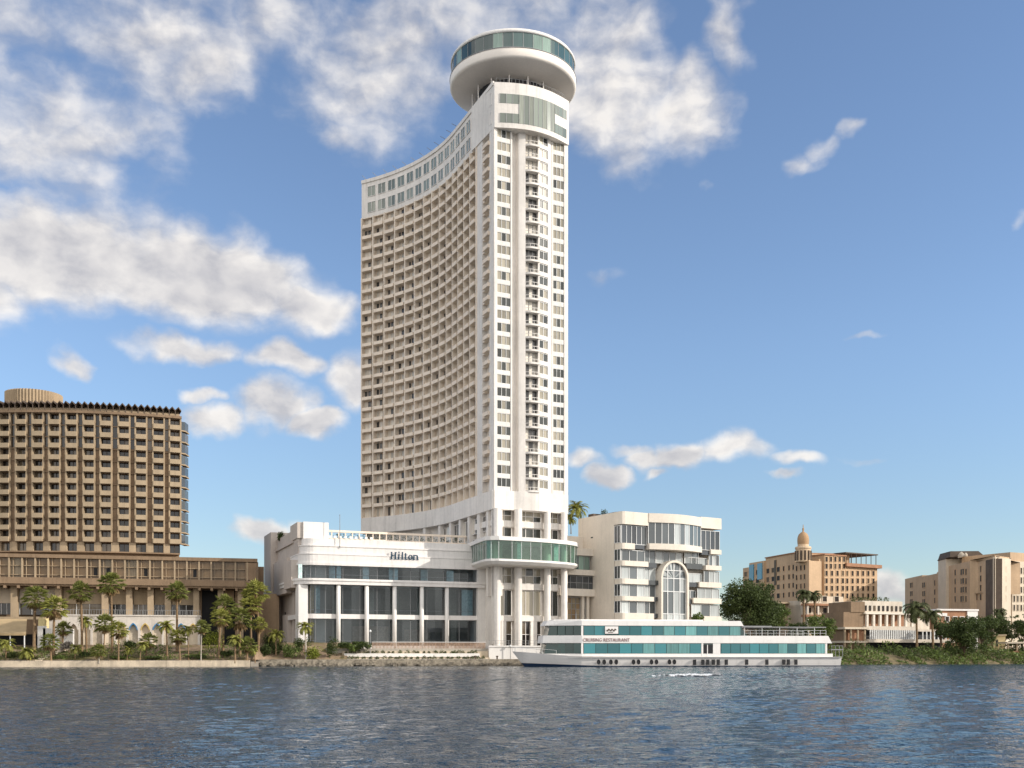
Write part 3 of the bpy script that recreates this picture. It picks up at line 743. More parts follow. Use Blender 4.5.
def lettering():
    """blue slab-serif word on the podium fascia: H i l t o n"""
    mb = MB(); x = 0.0; H = 2.05; h = 1.42; st = .34; se = .12
    D0, D1 = -.20, -.02
    def stem(x0, z0, z1, w_=st, s0=True, s1=True, left=True, right=True):
        mb.box(None, x0, x0+w_, D0, D1, z0, z1)
        if s0: mb.box(None, x0-(se if left else 0), x0+w_+(se if right else 0), D0+.004, D1, z0, z0+.17)
        if s1: mb.box(None, x0-(se if left else 0), x0+w_+(.0 if not right else se*.3), D0+.004, D1, z1-.17, z1)
    stem(.2, 0, H); stem(1.35, 0, H); mb.box(None, .5, 1.4, D0+.006, D1, H/2-.12, H/2+.12)
    mb.box(None, 1.35, 1.9, D0+.004, D1, H-.17, H); x = 2.35
    stem(x, 0, h, s1=True, right=True); mb.tube((x+.18, D0+.004, H-.02), (x+.18, D1, H-.02), .21, .21, 12); x += 1.05
    stem(x, 0, H+.1, left=False); x += .95
    mb.box(None, x, x+st, D0, D1, .15, H-.2); mb.box(None, x-.22, x+.72, D0+.004, D1, h-.17, h); mb.box(None, x+.1, x+.72, D0+.006, D1, 0, .2); x += 1.0
    cx_, cz = x+.62, h/2
    n = 20
    for i in range(n):
        a0, a1 = 2*math.pi*i/n, 2*math.pi*(i+1)/n
        q = [(cx_+r*rx*math.cos(a), cz+r*math.sin(a)*h/2) for a, r, rx in ((a0, 1.02, .66), (a1, 1.02, .66), (a1, .72, .40), (a0, .72, .40))]
        mb.hexa([(u, D0, v) for u, v in q]+[(u, D1, v) for u, v in q])
    x += 1.5
    stem(x, 0, h, s1=False); mb.box(None, x-.15, x, D0+.004, D1, h-.17, h); mb.box(None, x+st, x+1.0, D0+.006, D1, h-.32, h); mb.box(None, x+.95, x+1.3, D0+.003, D1, h-.5, h-.08); stem(x+1.05, 0, h-.3, s0=True, s1=False, left=False)
    tot = x+1.72
    a0, a1 = POD.a(390.2), POD.a(419); k = (a1-a0)/tot
    o = mb.build('lettering_sign', M['navy'], None, loc=POD.p(a0, -.02, POD.z(559.6, (a0+a1)/2)), rz=POD.ang, scale=(k, 1, k))
    tag(o, 'dark blue raised letters reading Hilton on the white podium fascia', 'sign')
lettering()

# flag pole on the podium roof
a = POD.a(340); b = MB(); b.tube(POD.p(a, .15, pod_z(547)), POD.p(a, .15, pod_z(514)), .09, .05, 8); b.lathe(POD.xy(a, .15), [(0, pod_z(514)), (.14, pod_z(514)+.12), (0, pod_z(514)+.25)], 8)
tag(b.build('flagpole', M['greymetal']), 'thin bare pole rising from the podium fascia left of the blue letters', 'pole')

# ------------------------------------------------------------------ terrace in front of the podium
TER = Fr.two((-40, 212.9), (-4.5, 220.6))
def terrace():
    zt = Z(645.5, 216)
    b = MB(); b.prism([TER.xy(3, 0), TER.xy(37, 0), POD.xy(PODE, 1), POD.xy(3, 1)], 0, zt-.6); struct('terrace_floor', b, M['paving'])
    a0, a1 = TER.a(372), TER.a(486)
    T = thing('timber_fence', 'low brown timber slat fence along the podium terrace edge', 'fence', TER.p(20, .3, zt-.6))
    b = MB(); n = int((a1-a0)/.28)
    for i in range(n):
        a = a0+(a1-a0)*i/n; b.box(TER, a, a+.2, .3, .36, zt-.6, zt+.65)
    b.build('slats', M['timber'], T)
    b = MB(); b.box(TER, a0, a1, .24, .42, zt+.66, zt+.76); b.build('top_rail', M['white2'], T)
    rr = random.Random(21)
    for k, (y0, y1, d, p0, p1, lab) in enumerate(((655.2, 652.2, -.9, 344, 479, 'upper white planter tier below the timber terrace fence'), (661, 657.9, -2.3, 340, 486, 'lower white planter tier just above the rubble quay'))):
        a0, a1 = TER.a(p0), TER.a(p1); z0, z1 = Z(y0, 214), Z(y1+1.2, 214)
        T = thing('planter', lab, 'planter', TER.p((a0+a1)/2, d, z0), 'white planter tiers on the terrace')
        b = MB(); b.box(TER, a0, a1, d, d+1.3, z0-.35, z1); b.build('box', M['white2'], T)
        lf = MB()
        a = a0+.4
        while a < a1-.5:
            r = rr.uniform(.32, .6)
            for i in range(90):
                v = Vector((rr.gauss(0, 1), rr.gauss(0, 1), abs(rr.gauss(0, 1)))).normalized()*r*rr.uniform(.5, 1)
                leaf_quad(lf, Vector(TER.p(a+v.x, d+.4+v.y*.6, z1+.05+v.z*1.3)), .22, rr)
            a += rr.uniform(.6, 1.5)
        o = lf.build('plants', M['leafdark'], T); o['kind'] = 'stuff'
    b = MB(); b.box(TER, TER.a(338), TER.a(488), -1.9, 2.4, .5, Z(657.5, 214)); b.box(TER, TER.a(342), TER.a(488), -.5, 2.4, .6, Z(651, 214)); struct('terrace_steps', b, M['quay'])
    # white quay wall right of the planters
    b = MB(); p0, p1 = TER.a(488), TER.a(540)
    b.box(TER, p0, p1, -1.2, 2.5, 1.0, Z(646, 216)); b.box(TER, p0-.1, p1, -1.35, -.9, Z(647, 216), Z(645.4, 216))
    tag(b.build('terrace_wall', M['white2']), 'plain white terrace wall behind the ship bow', 'wall')
    T = thing('terrace_railing', 'thin metal railing on top of the white terrace wall behind the ship bow', 'railing', TER.p(p0, -.9, Z(645.4, 216)))
    zr = Z(645.4, 216); b = MB()
    for i in range(9): a = p0+(p1-p0)*i/8; b.tube(TER.p(a, -1.1, zr), TER.p(a, -1.1, zr+1.0), .04, .04, 6)
    b.build('posts', M['greymetal'], T); b = MB()
    for z in (.5, 1.0): b.tube(TER.p(p0, -1.1, zr+z), TER.p(p1, -1.1, zr+z), .03, .03, 6)
    b.build('rails', M['greymetal'], T)
    # lamp post standing at the planter end, and a mooring pole before the white wall
    for px, d, z0, y1, lab in ((370, -.6, 1.4, 632, 'slim dark lamp post at the left end of the timber terrace fence'), (508.5, -1.9, 1.2, 647, 'slim dark lamp post in front of the white terrace wall')):
        a = TER.a(px); zt_ = Z(y1, 212); T = thing('lamp_post', lab, 'lamp post', TER.p(a, d, z0), 'lamp posts on the quay')
        b = MB(); b.tube(TER.p(a, d, z0), TER.p(a, d, zt_), .08, .06, 8); b.build('post', M['greymetal'], T)
        b = MB(); b.lathe(TER.xy(a, d), [(0, zt_), (.22, zt_+.08), (.24, zt_+.3), (.1, zt_+.5), (0, zt_+.52)], 10); b.build('lantern', M['whitemetal'], T)
    for px, lab in ((497, 'dark round bollard on the quay at the left end of the white wall'), (475, 'dark round bollard on the quay below the planters'), (521, 'dark round bollard on the quay beside the ship bow')):
        x = X(px, 215); y = shore_at(x)+.3
        b = MB(); b.lathe((x, y), [(.16, 1.3), (.14, 1.75), (.26, 1.85), (.26, 2.0), (0, 2.06)], 10); tag(b.build('bollard', M['darkbrown']), lab, 'bollard', 'mooring bollards')
terrace()

# ------------------------------------------------------------------ glazed annex with the arch, and the link building
AX = Fr.two((X(622, 235), 235), (X(721.5, 250.7), 250.7))
def annex():
    T = thing('annex_building', 'cream five-storey annex with silver glass and a tall arched window', 'building', AX.p(15, 5, 4))
    AE = AX.a(721.5); Zx = lambda y: Z(y, 236.5)
    top = Zx(511.8)
    def zz(y, a): return AX.z(y, a)
    W = MB()
    A1, A2 = AX.a(648.5), AX.a(701)
    W.box(AX, 0.0, .5, 2.9, 16.6, 3, top-.01)                                   # plain flank wall
    W.box(AX, .5, AE-.2, 2.6, 16, 3, top-.6)
    W.prism([AX.xy(0, .7), AX.xy(.25, .2), AX.xy(.8, 0), AX.xy(A1, 0), AX.xy(A1, 3), AX.xy(0, 3)], Zx(524.5), top)
    W.box(AX, A2, AE, 0, 3, zz(529.5, AE), zz(518.5, AE))
    def bow(a): return -1.7*math.sin(math.pi*min(max((a-A1)/(A2-A1), 0), 1))-.2
    def bowstrip(add, n=22, d1=2.8): 
        aa = [A1+(A2-A1)*i/(n-1) for i in range(n)]
        return [AX.xy(a, bow(a)+add) for a in aa]+[AX.xy(A2, d1), AX.xy(A1, d1)]
    am = (A1+A2)/2
    W.prism(bowstrip(0), AX.z(524.5, am), AX.z(515.5, am)); W.prism(bowstrip(-.15), AX.z(551, am), AX.z(545.2, am))
    # stepped spandrels
    rowsL = [(543.3, 549.3, 635), (560.8, 566.0, 648.5), (578.8, 584, 648.5), (596.2, 600.8, 654), (613, 621, 654)]
    rowsR = [(550, 554.6, 711), (566, 570.6, 706), (582.8, 588, 699.5), (598.8, 604, 693.5), (616.5, 630, 704)]
    spans = []
    for y0, y1, px in rowsL:
        a = AX.a(px); W.prism([AX.xy(0, .7), AX.xy(.25, .2), AX.xy(.8, 0), AX.xy(a, 0), AX.xy(a, 2.7), AX.xy(0, 2.7)], Zx(y1), Zx(y0))
    for y0, y1, px in rowsR:
        a = AX.a(px); W.box(AX, a, AE, 0, 2.7, zz(y1, AE), zz(y0, AE))
    W.build('wall', M['cream'], T)
    for y0, y1, p0, p1 in ((544, 548.5, 635, 646), (562, 567, 641, 658), (580, 584.5, 648, 660), (597, 601, 654, 659), (613.5, 618, 654, 659), (563, 568.5, 688, 704), (582, 586.5, 688, 699), (599, 603.5, 688, 693.5), (550.5, 554.5, 703, 711)):
        a0, a1 = AX.a(p0), AX.a(p1); ds = MB(); ds.box(AX, a0, a1, .5, 2.66, AX.z(y1, a0), AX.z(y0, a0)); ds.build('dark_spandrel', M['annexdark'], T)
    # glazing storeys, window by window
    def glaze(p0, p1, y0, y1, n, d=.75, m='annexglass', name='window'):
        a0, a1 = AX.a(p0), AX.a(p1); z1, z0 = AX.z(y0, a0), AX.z(y1, a0)
        me = win_mesh('annex_window', a1-a0, z1-z0, n, 1, .1, [M['whitemetal'], M[m]]); link(name, me, T, AX.p((a0+a1)/2, d, z0), AX.ang)
    glaze(623, 647.8, 524.7, 543.2, 5, .6, 'annexdark')
    for y0, y1 in ((549.5, 560.6), (566.2, 578.6), (584.2, 596), (601, 612.8)):
        glaze(623.5, 646.5, y0, y1, 3); glaze(647, 659, y0, y1+4, 2, 1.4)
    glaze(660, 686, 551, 562.5, 4, 1.4); glaze(688, 702, 551, 563, 2, 1.3)
    glaze(702.5, 721, 530, 549.5, 4, .6, 'annexdark')
    for i, (y0, y1) in enumerate(((554.8, 565.8), (570.8, 582.6), (588.2, 598.6), (604.2, 616.4))):
        glaze((711, 706, 699.5, 693.5)[i], 721, y0, y1, 3); glaze(688.5, (710.5, 705.5, 699, 693)[i], y0+2, y1, 2, 1.3)
    # flank windows (left return)
    SI = Fr(AX.xy(0.0, 2.9), AX.ang+rad(90))
    for y0, y1 in ((526, 543), (549.5, 560.6), (566.2, 578.6), (584.2, 596), (601, 612.8)):
        me = win_mesh('return_window', 2.1, Z(y0, 237)-Z(y1, 237), 2, 1, .1, [M['whitemetal'], M['annexdark']])
        p = AX.p(.12, 1.75, Z(y1, 237)); link('window', me, T, p, AX.ang-rad(90))
    # curved top-floor bay
    b = MB(); n = 10; z0, z1 = AX.z(545.2, am), AX.z(524.5, am); b.cur = 1
    for i in range(n):
        a0, a1 = A1+(A2-A1)*i/n, A1+(A2-A1)*(i+1)/n
        b.poly([AX.p(a0, bow(a0)+.35, z0), AX.p(a1, bow(a1)+.35, z0), AX.p(a1, bow(a1)+.35, z1), AX.p(a0, bow(a0)+.35, z1)])
    b.cur = 0
    for i in range(n+1):
        a0 = A1+(A2-A1)*i/n; b.box(AX, a0-.06, a0+.06, bow(a0)+.25, bow(a0)+.4, z0, z1)
    b.build('bay_window', [M['whitemetal'], M['annexglass']], T)
    # arched window: surround and glass with a grid
    a0, a1 = AX.a(661.5), AX.a(685.8); ac = (a0+a1)/2; r = (a1-a0)/2; zs = AX.z(578.5, ac); zb = 3.5
    sr = MB(); n = 18
    def arc(rr): return [(ac-rr*math.cos(math.pi*i/n), zs+rr*math.sin(math.pi*i/n)) for i in range(n+1)]
    o_, i_ = [(ac-r-.5, zb)]+arc(r+.5)+[(ac+r+.5, zb)], [(ac-r, zb)]+arc(r)+[(ac+r, zb)]
    for k in range(len(o_)-1):
        q = [o_[k], o_[k+1], i_[k+1], i_[k]]
        sr.hexa([AX.p(u, -.55, v) for u, v in q]+[AX.p(u, 1.6, v) for u, v in q])
    ar = thing_part = sr.build('arch_surround', M['cream'], T)
    gl = MB(); gl.cur = 1; ng = 4
    ys = [zb, zb+4, zb+8, zs-3, zs]
    for j in range(len(ys)-1):
        for i in range(ng):
            u0, u1 = ac-r+2*r*i/ng, ac-r+2*r*(i+1)/ng; gl.poly([AX.p(u0, .1, ys[j]), AX.p(u1, .1, ys[j]), AX.p(u1, .1, ys[j+1]), AX.p(u0, .1, ys[j+1])])
    pa = arc(r)
    for k in range(n): gl.poly([AX.p(ac, .1, zs), AX.p(*[pa[k+1][0], .1, pa[k+1][1]]), AX.p(*[pa[k][0], .1, pa[k][1]])])
    gl.cur = 0
    for i in range(ng+1):
        u = ac-r+2*r*i/ng; h = zs+math.sqrt(max(r*r-(u-ac)**2, 0)); gl.box(AX, u-.09, u+.09, -.05, .15, zb, h)
    for y in ys[1:]+[zs+r*.5]:
        hw = r if y <= zs else math.sqrt(r*r-(y-zs)**2); gl.box(AX, ac-hw, ac+hw, -.04, .14, y-.08, y+.08)
    gl.build('arch_window', [M['whitemetal'], M['annexglass']], T)
    # roof clutter
    b = MB(); b.box(AX, 3, 8, 6, 9, top-.3, top+.7); b.box(AX, AE-8, AE-3, 5, 8, top-.7, top+.3); b.box(AX, 1, 3, 12, 14, top-.2, top+.8); b.build('roof_plant_box', M['darkbrown'], T)
    b = MB(); b.box(AX, -.03, .05, 10.8, 11.6, Z(537.5, 243), Z(536.2, 243)); b.build('wall_vent', M['dark'], T)
annex()

def link_building():
    LK = Fr.two((X(566, 239), 239), (X(604, 245), 245))
    T = thing('link_building', 'low cream block with a green window between the tower and the glazed annex', 'building', LK.p(4, 4, 4))
    W = MB(); a0, a1 = -2, LK.a(604)
    def bx(y0, y1, d, am=4): W.box(LK, a0, a1, d, 12, LK.z(y1, am), LK.z(y0, am))
    bx(534.0, 552, 4.5); bx(548, 555, .6); bx(569.5, 575, .1); bx(588.8, 596, 0); W.box(LK, a0, a1, 2.2, 12, 3, LK.z(550, 4))
    W.box(LK, LK.a(570), LK.a(577), 9, 16, 20, LK.z(523, 4)); W.box(LK, LK.a(576), LK.a(586), 12, 18, 20, LK.z(527, 4))
    for px in (566, 584.6, 589.5, 596): W.box(LK, LK.a(px), LK.a(px+2.2), .9, 2.4, 3, LK.z(590, 4))
    W.build('wall', M['cream'], T)
    def wn(p0, p1, y0, y1, n, rows, d, m):
        q0, q1 = LK.a(p0), LK.a(p1); z0, z1 = LK.z(y1, q0), LK.z(y0, q0); me = win_mesh('link_window', q1-q0, z1-z0, n, rows, .1, [M['greymetal'], M[m]])
        link('window', me, T, LK.p((q0+q1)/2, d, z0), LK.ang)
    wn(576, 592.5, 555.2, 569.3, 3, 1, 1.2, 'bluepanel' if False else 'drumglass'); wn(566, 596.5, 575.2, 588.6, 5, 2, .8, 'annexdark'); wn(567, 584, 597, 620, 4, 4, 1.6, 'wingglass'); wn(586.5, 589.3, 597, 620, 1, 2, 1.6, 'darkglass')
link_building()

# ------------------------------------------------------------------ the brown hotel on the left
BC = (-104.0, 305.0); BR = 75.0
def brown():
    T = thing('hotel_building', 'broad brown concrete hotel with rows of cream balconies and a sawtooth roof edge', 'building', (-95, 245, 4))
    def P(phi, d=0): r = BR-d; return (BC[0]+r*math.sin(phi), BC[1]-r*math.cos(phi))
    def phi_of(px):
        lo, hi = -.4, .5
        for _ in range(40):
            m = (lo+hi)/2; x, y = P(m)
            if (x/y) < (px-CX)/F: lo = m
            else: hi = m
        return lo
    def arc(p0, p1, d0, d1, n=None):
        n = n or max(2, int(abs(p1-p0)*BR/2)+2); q = [p0+(p1-p0)*i/(n-1) for i in range(n)]
        return [P(t, d0) for t in q]+[P(t, d1) for t in reversed(q)]
    ph0, ph1 = -.20, phi_of(180)
    ZC, ZR0, ZB_ = Z(412.7, 230), Z(541.2, 230), 5.0
    NR = 11; fh = (ZC-ZR0)/NR
    W = MB()
    W.prism(arc(ph0, ph1, 1.3, 22, 30), ZB_, ZC); W.prism(arc(ph0-.002, ph1+.004, -.55, 4, 30), ZC, ZC+.55)
    W.prism(arc(ph0, ph1, -.1, 4, 30), Z(552, 230), ZR0-2.05)
    centers = [5-16.6, 4.8, 21.3, 38, 54.6, 71.7, 89, 106, 124, 141, 158.5, 175]
    cols = [phi_of(c) for c in centers]; hw = 1.18/BR
    L = MB()
    for i, c in enumerate(cols):
        e0 = c+hw; e1 = (cols[i+1]-hw) if i+1 < len(cols) else ph1
        if e1 > e0:
            W.prism(arc(e0, e1, .35, 1.5, 3), ZR0-2.2, ZC)
        for e in (c-hw, c+hw):
            L.prism(arc(e-.0022, e+.0022, -.28, 1.4, 2), ZR0, ZC)
    for f in range(NR+1):
        z = ZR0+fh*f
        W.prism(arc(ph0, ph1, .12, 1.5, 30), z-.17, z+.06)
    for i, c in enumerate(cols):
        e0, e1 = c+hw*.9, (cols[i+1]-hw*.9) if i+1 < len(cols) else ph1
        L.prism(arc(e0, e1, .05, 1.5, 3), ZR0-2.2, ZR0-.1)
    W.build('wall', M['tan'], T); L.build('pilaster', M['tanlight'], T)
    bm = MB(); w2 = 1.12
    bm.box(None, -w2, w2, -.62, .2, 0, .14)
    bm.box(None, -w2, w2, -.62, -.5, .14, 1.02); bm.box(None, -w2, -w2+.12, -.5, .3, .14, 1.02); bm.box(None, w2-.12, w2, -.5, .3, .14, 1.02)
    bme = bm.mesh('brown_balcony', M['ivory'])
    wme = win_mesh('brown_window', 2.2, fh-.3, 2, 1, .1, [M['darkbrown'], M['darkglass']])
    lme = win_mesh('brown_window', 2.0, 1.7, 2, 1, .1, [M['darkbrown'], M['darkglass']])
    sw, sb = MB(), MB(); cb = cw = 0
    def stamp(dst, src, loc_, rz):
        c, s = math.cos(rz), math.sin(rz); b = len(dst.v)
        for v in src.vertices: x, y, z = v.co; dst.v.append((loc_[0]+x*c-y*s, loc_[1]+x*s+y*c, loc_[2]+z))
        for p_ in src.polygons: dst.f.append(tuple(b+i for i in p_.vertices)); dst.m.append(p_.material_index)
    for ci, c in reversed(list(enumerate(cols))):
        for f in range(NR):
            z = ZR0+fh*f; p, q = P(c, 0), P(c, 1.15)
            if cb < 99: link('balcony', bme, T, (p[0], p[1], z), c); cb += 1
            else: stamp(sb, bme, (p[0], p[1], z), c)
            if cw < 88: link('window', wme, T, (q[0], q[1], z+.1), c); cw += 1
            else: stamp(sw, wme, (q[0], q[1], z+.1), c)
        q = P(c, .9)
        if cw < 100: link('window', lme, T, (q[0], q[1], ZR0-2.05), c); cw += 1
        else: stamp(sw, lme, (q[0], q[1], ZR0-2.05), c)
    sb.build('balconies', M['ivory'], T, kind='stuff'); sw.build('windows', [M['darkbrown'], M['darkglass']], T, kind='stuff')
    # narrow panes in the upper three storeys of the strips
    for i, c in enumerate(cols[:-1]):
        nb = MB()
        m = (c+cols[i+1])/2; e = (cols[i+1]-c-2*hw)/2*.62
        nb.prism(arc(m-e, m+e, .33, .4, 2), ZC-3*fh+.3, ZC-.3); nb.build('strip_glazing', M['darkglass'], T)
    # corner balconies on the right end
    for f in range(NR):
        z = ZR0+fh*f; p0 = P(ph1, .5)
        b = MB(); b.cur = 0; x, y = p0
        b.prism([(x, y), (x+1.0, y+1.0), (x+.9, y+4), (x-.2, y+4)], z, z+.25); b.cur = 1
        b.prism([(x, y+.2), (x+.85, y+1.1), (x+.75, y+3.8), (x-.1, y+3.8)], z+.25, z+fh-.35)
        b.build('corner_balcony', [M['tanlight'], M['annexdark']], T)
    # sawtooth roof canopy
    RC = MB(); RL = MB(); nt = 36
    for i in range(nt):
        p0, p1 = ph0+(ph1+.003-ph0)*i/nt, ph0+(ph1+.003-ph0)*(i+1)/nt; pm = (p0+p1)/2
        a, b, m = P(p0, -.5), P(p1, -.5), P(pm, -.9); a2, b2, m2 = P(p0, 3.2), P(p1, 3.2), P(pm, 3.2)
        zl, zh = ZC+1.55, ZC+2.2
        for (q0, q1, r0, r1) in ((a, m, a2, m2), (m, b, m2, b2)):
            h0, h1 = (zl, zh) if q0 is a else (zh, zl)
            RC.hexa([(q0[0], q0[1], h0), (q1[0], q1[1], h1), (r1[0], r1[1], h1), (r0[0], r0[1], h0), (q0[0], q0[1], h0+.3), (q1[0], q1[1], h1+.3), (r1[0], r1[1], h1+.3), (r0[0], r0[1], h0+.3)])
        RC.tube((a[0], a[1], ZC+.5), (a[0], a[1], zl+.1), .1, .1, 6)
    RL.prism(arc(ph0, ph1, 1.6, 1.9, 30), ZC+.5, ZC+1.95)
    RL.prism(arc(ph0, ph1, .3, .5, 40), ZC+.5, ZC+1.15)
    RC.build('roof_canopy', M['darkbrown'], T); RL.build('roof_parapet', M['tanlight'], T)
    # ribbed penthouse drum
    pc = (X(34, 244), 244.0); PB = MB(); n = 56; ring = []
    for i in range(n*2):
        a = math.pi*i/n; r = 6.15 if i % 2 else 5.85; ring.append((pc[0]+r*math.cos(a), pc[1]+r*math.sin(a)))
    PB.prism(ring, ZC, Z(391.5, 241)); PB.build('penthouse', M['tanlight'], T)
    PB = MB(); x = X(0, 246); PB.box(None, x-9, x+1.6, 246, 256, ZC+4.3, ZC+5.2); PB.box(None, x-9, x+.6, 247, 256, ZC, ZC+4.3); PB.build('stair_head', M['ivory'], T)
brown()

def wing():
    T = thing('wing_building', 'low brown wing with a finned glazed gallery on pillars behind the palms', 'building', WING.p(25, 5, 4))
    zz = lambda y: Z(y, 222.6)
    a0, a1 = -14, WING.a(257.5); ae = WING.a(228); aw = WING.a(201)
    W = MB()
    W.box(WING, a0, a1, -.3, 14, zz(557.2), zz(553.6)); W.box(WING, a0, a1, .9, 13, zz(579), zz(557))
    W.box(WING, a0, a1, -.9, 14, zz(583.6), zz(577.2)); W.box(WING, a0, a1, -.5, 14, zz(585.5), zz(583.6))
    W.box(WING, a0, aw, 4.6, 14, 3, zz(585)); W.box(WING, a1-8, a1, 9, 14, 3, zz(585)); 
    for i in range(26):
        a = a0+2+i*2.6; W.box(WING, a-.25, a+.25, -.75, 3, zz(588), zz(585.4)) if a < a1-1 else None
    W.build('wall', M['tan'], T)
    fins = MB(); n = 0; a = a0+.4
    G = MB(); G.cur = 1
    pitch = 12.05*.2115
    k = 0
    while a < a1-.4:
        fins.box(WING, a-.16, a+.16, -.12, .9, zz(577.2), zz(557.2)); fins.box(WING, a+pitch*.3-.05, a+pitch*.3+.05, .3, .9, zz(577.2), zz(557.2))
        me_a = a+pitch/2; k += 1
        G = MB(); G.cur = 1; G.poly([WING.p(a+.16, .8, zz(577)), WING.p(a+pitch-.16, .8, zz(577)), WING.p(a+pitch-.16, .8, zz(557)), WING.p(a+.16, .8, zz(557))])
        if k in (13, 14, 17, 21, 26, 27, 28, 30): G.cur = 0; G.box(WING, a+1.3, a+2.0, .7, .78, zz(574), zz(566))
        G.build('gallery_window', [M['dark'], M['wingglass']], T)
        a += pitch
    fins.box(WING, a0, a1, .2, .85, zz(574.6), zz(574.0)); fins.box(WING, a0, a1, .2, .85, zz(565.4), zz(564.9))
    fins.build('fins', M['tanlight'], T); pass
    # pillars and shuttered windows under the gallery
    pil = [-12, 12.5, 57, 104, 128.5, 150, 167.5, 196, 220.5, 240.5]
    for px in pil:
        a = WING.a(px) if px > 0 else WING.a(px); b = MB(); bot = Z(615, 222) if px < 197 else 4
        b.box(WING, a-.62, a+.62, 1.2, 3.2, bot-.5, zz(585.2)); b.build('pillar', M['tanlight'], T)
    P = [WING.a(p) for p in pil]
    for q0, q1 in zip(P[:7], P[1:8]):
        a, b_ = q0+.7, q1-.7
        if b_-a > 14: splits = [(a, (a+b_)/2-.3), ((a+b_)/2+.3, b_)]
        else: splits = [(a, b_)]
        for s0, s1 in splits:
            b = MB(); b.cur = 0; b.box(WING, s0, s1, 3.6, 3.8, zz(602.5), zz(586)); 
            b.cur = 1; b.poly([WING.p(s0, 3.9, zz(614)), WING.p(s1, 3.9, zz(614)), WING.p(s1, 3.9, zz(602.6)), WING.p(s0, 3.9, zz(602.6))]); b.cur = 2
            for i in range(4): u = s0+(s1-s0)*i/3; b.box(WING, u-.05, u+.05, 3.7, 3.88, zz(614), zz(602.6))
            b.build('shuttered_window', [M['stone3l'] if q0 < P[2] else M['ivory'], M['darkglass'], M['whitemetal']], T)
    b = MB(); b.box(WING, aw, WING.a(257), 6, 6.2, 3, zz(586)); b.build('deep_opening', M['dark'], T)
    b = MB(); b.box(WING, WING.a(224), WING.a(234), 4.5, 5.9, zz(598), zz(586)); b.box(WING, WING.a(235), WING.a(240), 4.4, 5.8, 3, zz(586.1)); b.build('inner_partition', M['stone3'], T)
    b = MB(); b.box(WING, a1-2.6, a1-.2, -.1, .85, zz(576), zz(558)); b.box(WING, a1+.02, a1+1.5, 5, 9, 3, zz(560)); b.build('end_block', M['tan'], T)
    b = MB(); b.box(WING, a1-1, a1+5, 9.5, 13, 2, zz(588)); b.build('end_wall', M['stone3'], T)
wing()

def arcade():
    AR = Fr(WING.xy(0, -4.2), WING.ang)
    T = thing('arcade_wall', 'white garden wall with a row of pointed arches below the brown wing', 'wall', AR.p(15, 0, 4))
    zt = Z(615.3, 219); zg = 3.2; a0, a1 = AR.a(47), AR.a(200)
    cs = [AR.a(p) for p in (61, 73.5, 85.5, 97.5, 109.5, 121.3, 133.2, 145.2, 157, 168.5, 181, 193)]
    hw, zs, za = .95, Z(629.5, 219), Z(622, 219)
    b = MB()
    def arch(c, r=hw, top=za): return [(c-r, zg), (c-r, zs), (c-r*.8, zs+(top-zs)*.45), (c-r*.4, zs+(top-zs)*.8), (c, top), (c+r*.4, zs+(top-zs)*.8), (c+r*.8, zs+(top-zs)*.45), (c+r, zs), (c+r, zg)]
    edges = [a0]+[(p+q)/2 for p, q in zip(cs, cs[1:])]+[a1]
    for c, e0, e1 in zip(cs, edges, edges[1:]):
        pr = [(e0, zg)]+arch(c)[:1]+[]
        # left and right halves of the bay, extruded through the wall thickness
        L_ = [(e0, zg)]+arch(c)[:5]+[(c, zt), (e0, zt)]; R_ = [(e1, zt), (c, zt)]+arch(c)[4:]+[(e1, zg)]
        for poly in (L_, R_):
            n = len(poly); k = len(b.v)
            b.v += [AR.p(u, 0, v) for u, v in poly]+[AR.p(u, .9, v) for u, v in poly]
            b.f.append(tuple(k+i for i in range(n))); b.m.append(0); b.f.append(tuple(k+n+i for i in reversed(range(n)))); b.m.append(0)
            for i in range(n): j = (i+1) % n; b.f.append((k+i, k+n+i, k+n+j, k+j)); b.m.append(0)
    b.box(AR, a0-.1, a1+.15, -.15, 5.2, zt, zt+.3)
    b.box(AR, a1-.4, a1, .9, 5, zg, zt)
    b.build('wall', M['arcade'], T)
    mats = {0: mat('blue_arch_paint', (.07, .22, .42), .6), 1: mat('ochre_arch_paint', (.50, .36, .12), .6)}
    for i, c in enumerate(cs):
        fr = MB(); o_, i_ = arch(c, hw, za), arch(c, hw-.2, za-.3)
        for k in range(1, 7):
            q = [o_[k], o_[k+1], i_[k+1], i_[k]]; fr.hexa([AR.p(u, -.06, v) for u, v in q]+[AR.p(u, .3, v) for u, v in q])
        f = fr.build('arch_trim', mats[i % 2] if i > 4 else M['arcade'], T)
        w_ = MB(); w_.poly([AR.p(u, .6, v) for u, v in arch(c)]); w_.build('arch_screen', M['stone3l'] if i % 3 else M['interior_pale'], T)
    zr = zt+.3; rl = MB()
    n = 60
    for i in range(n+1): a = a0+(a1-a0)*i/n; rl.tube(AR.p(a, .1, zr), AR.p(a, .1, zr+1.0), .035, .035, 5)
    rl.tube(AR.p(a0, .1, zr+1), AR.p(a1, .1, zr+1), .04, .04, 5); rl.build('railing', M['greymetal'], T)
arcade()

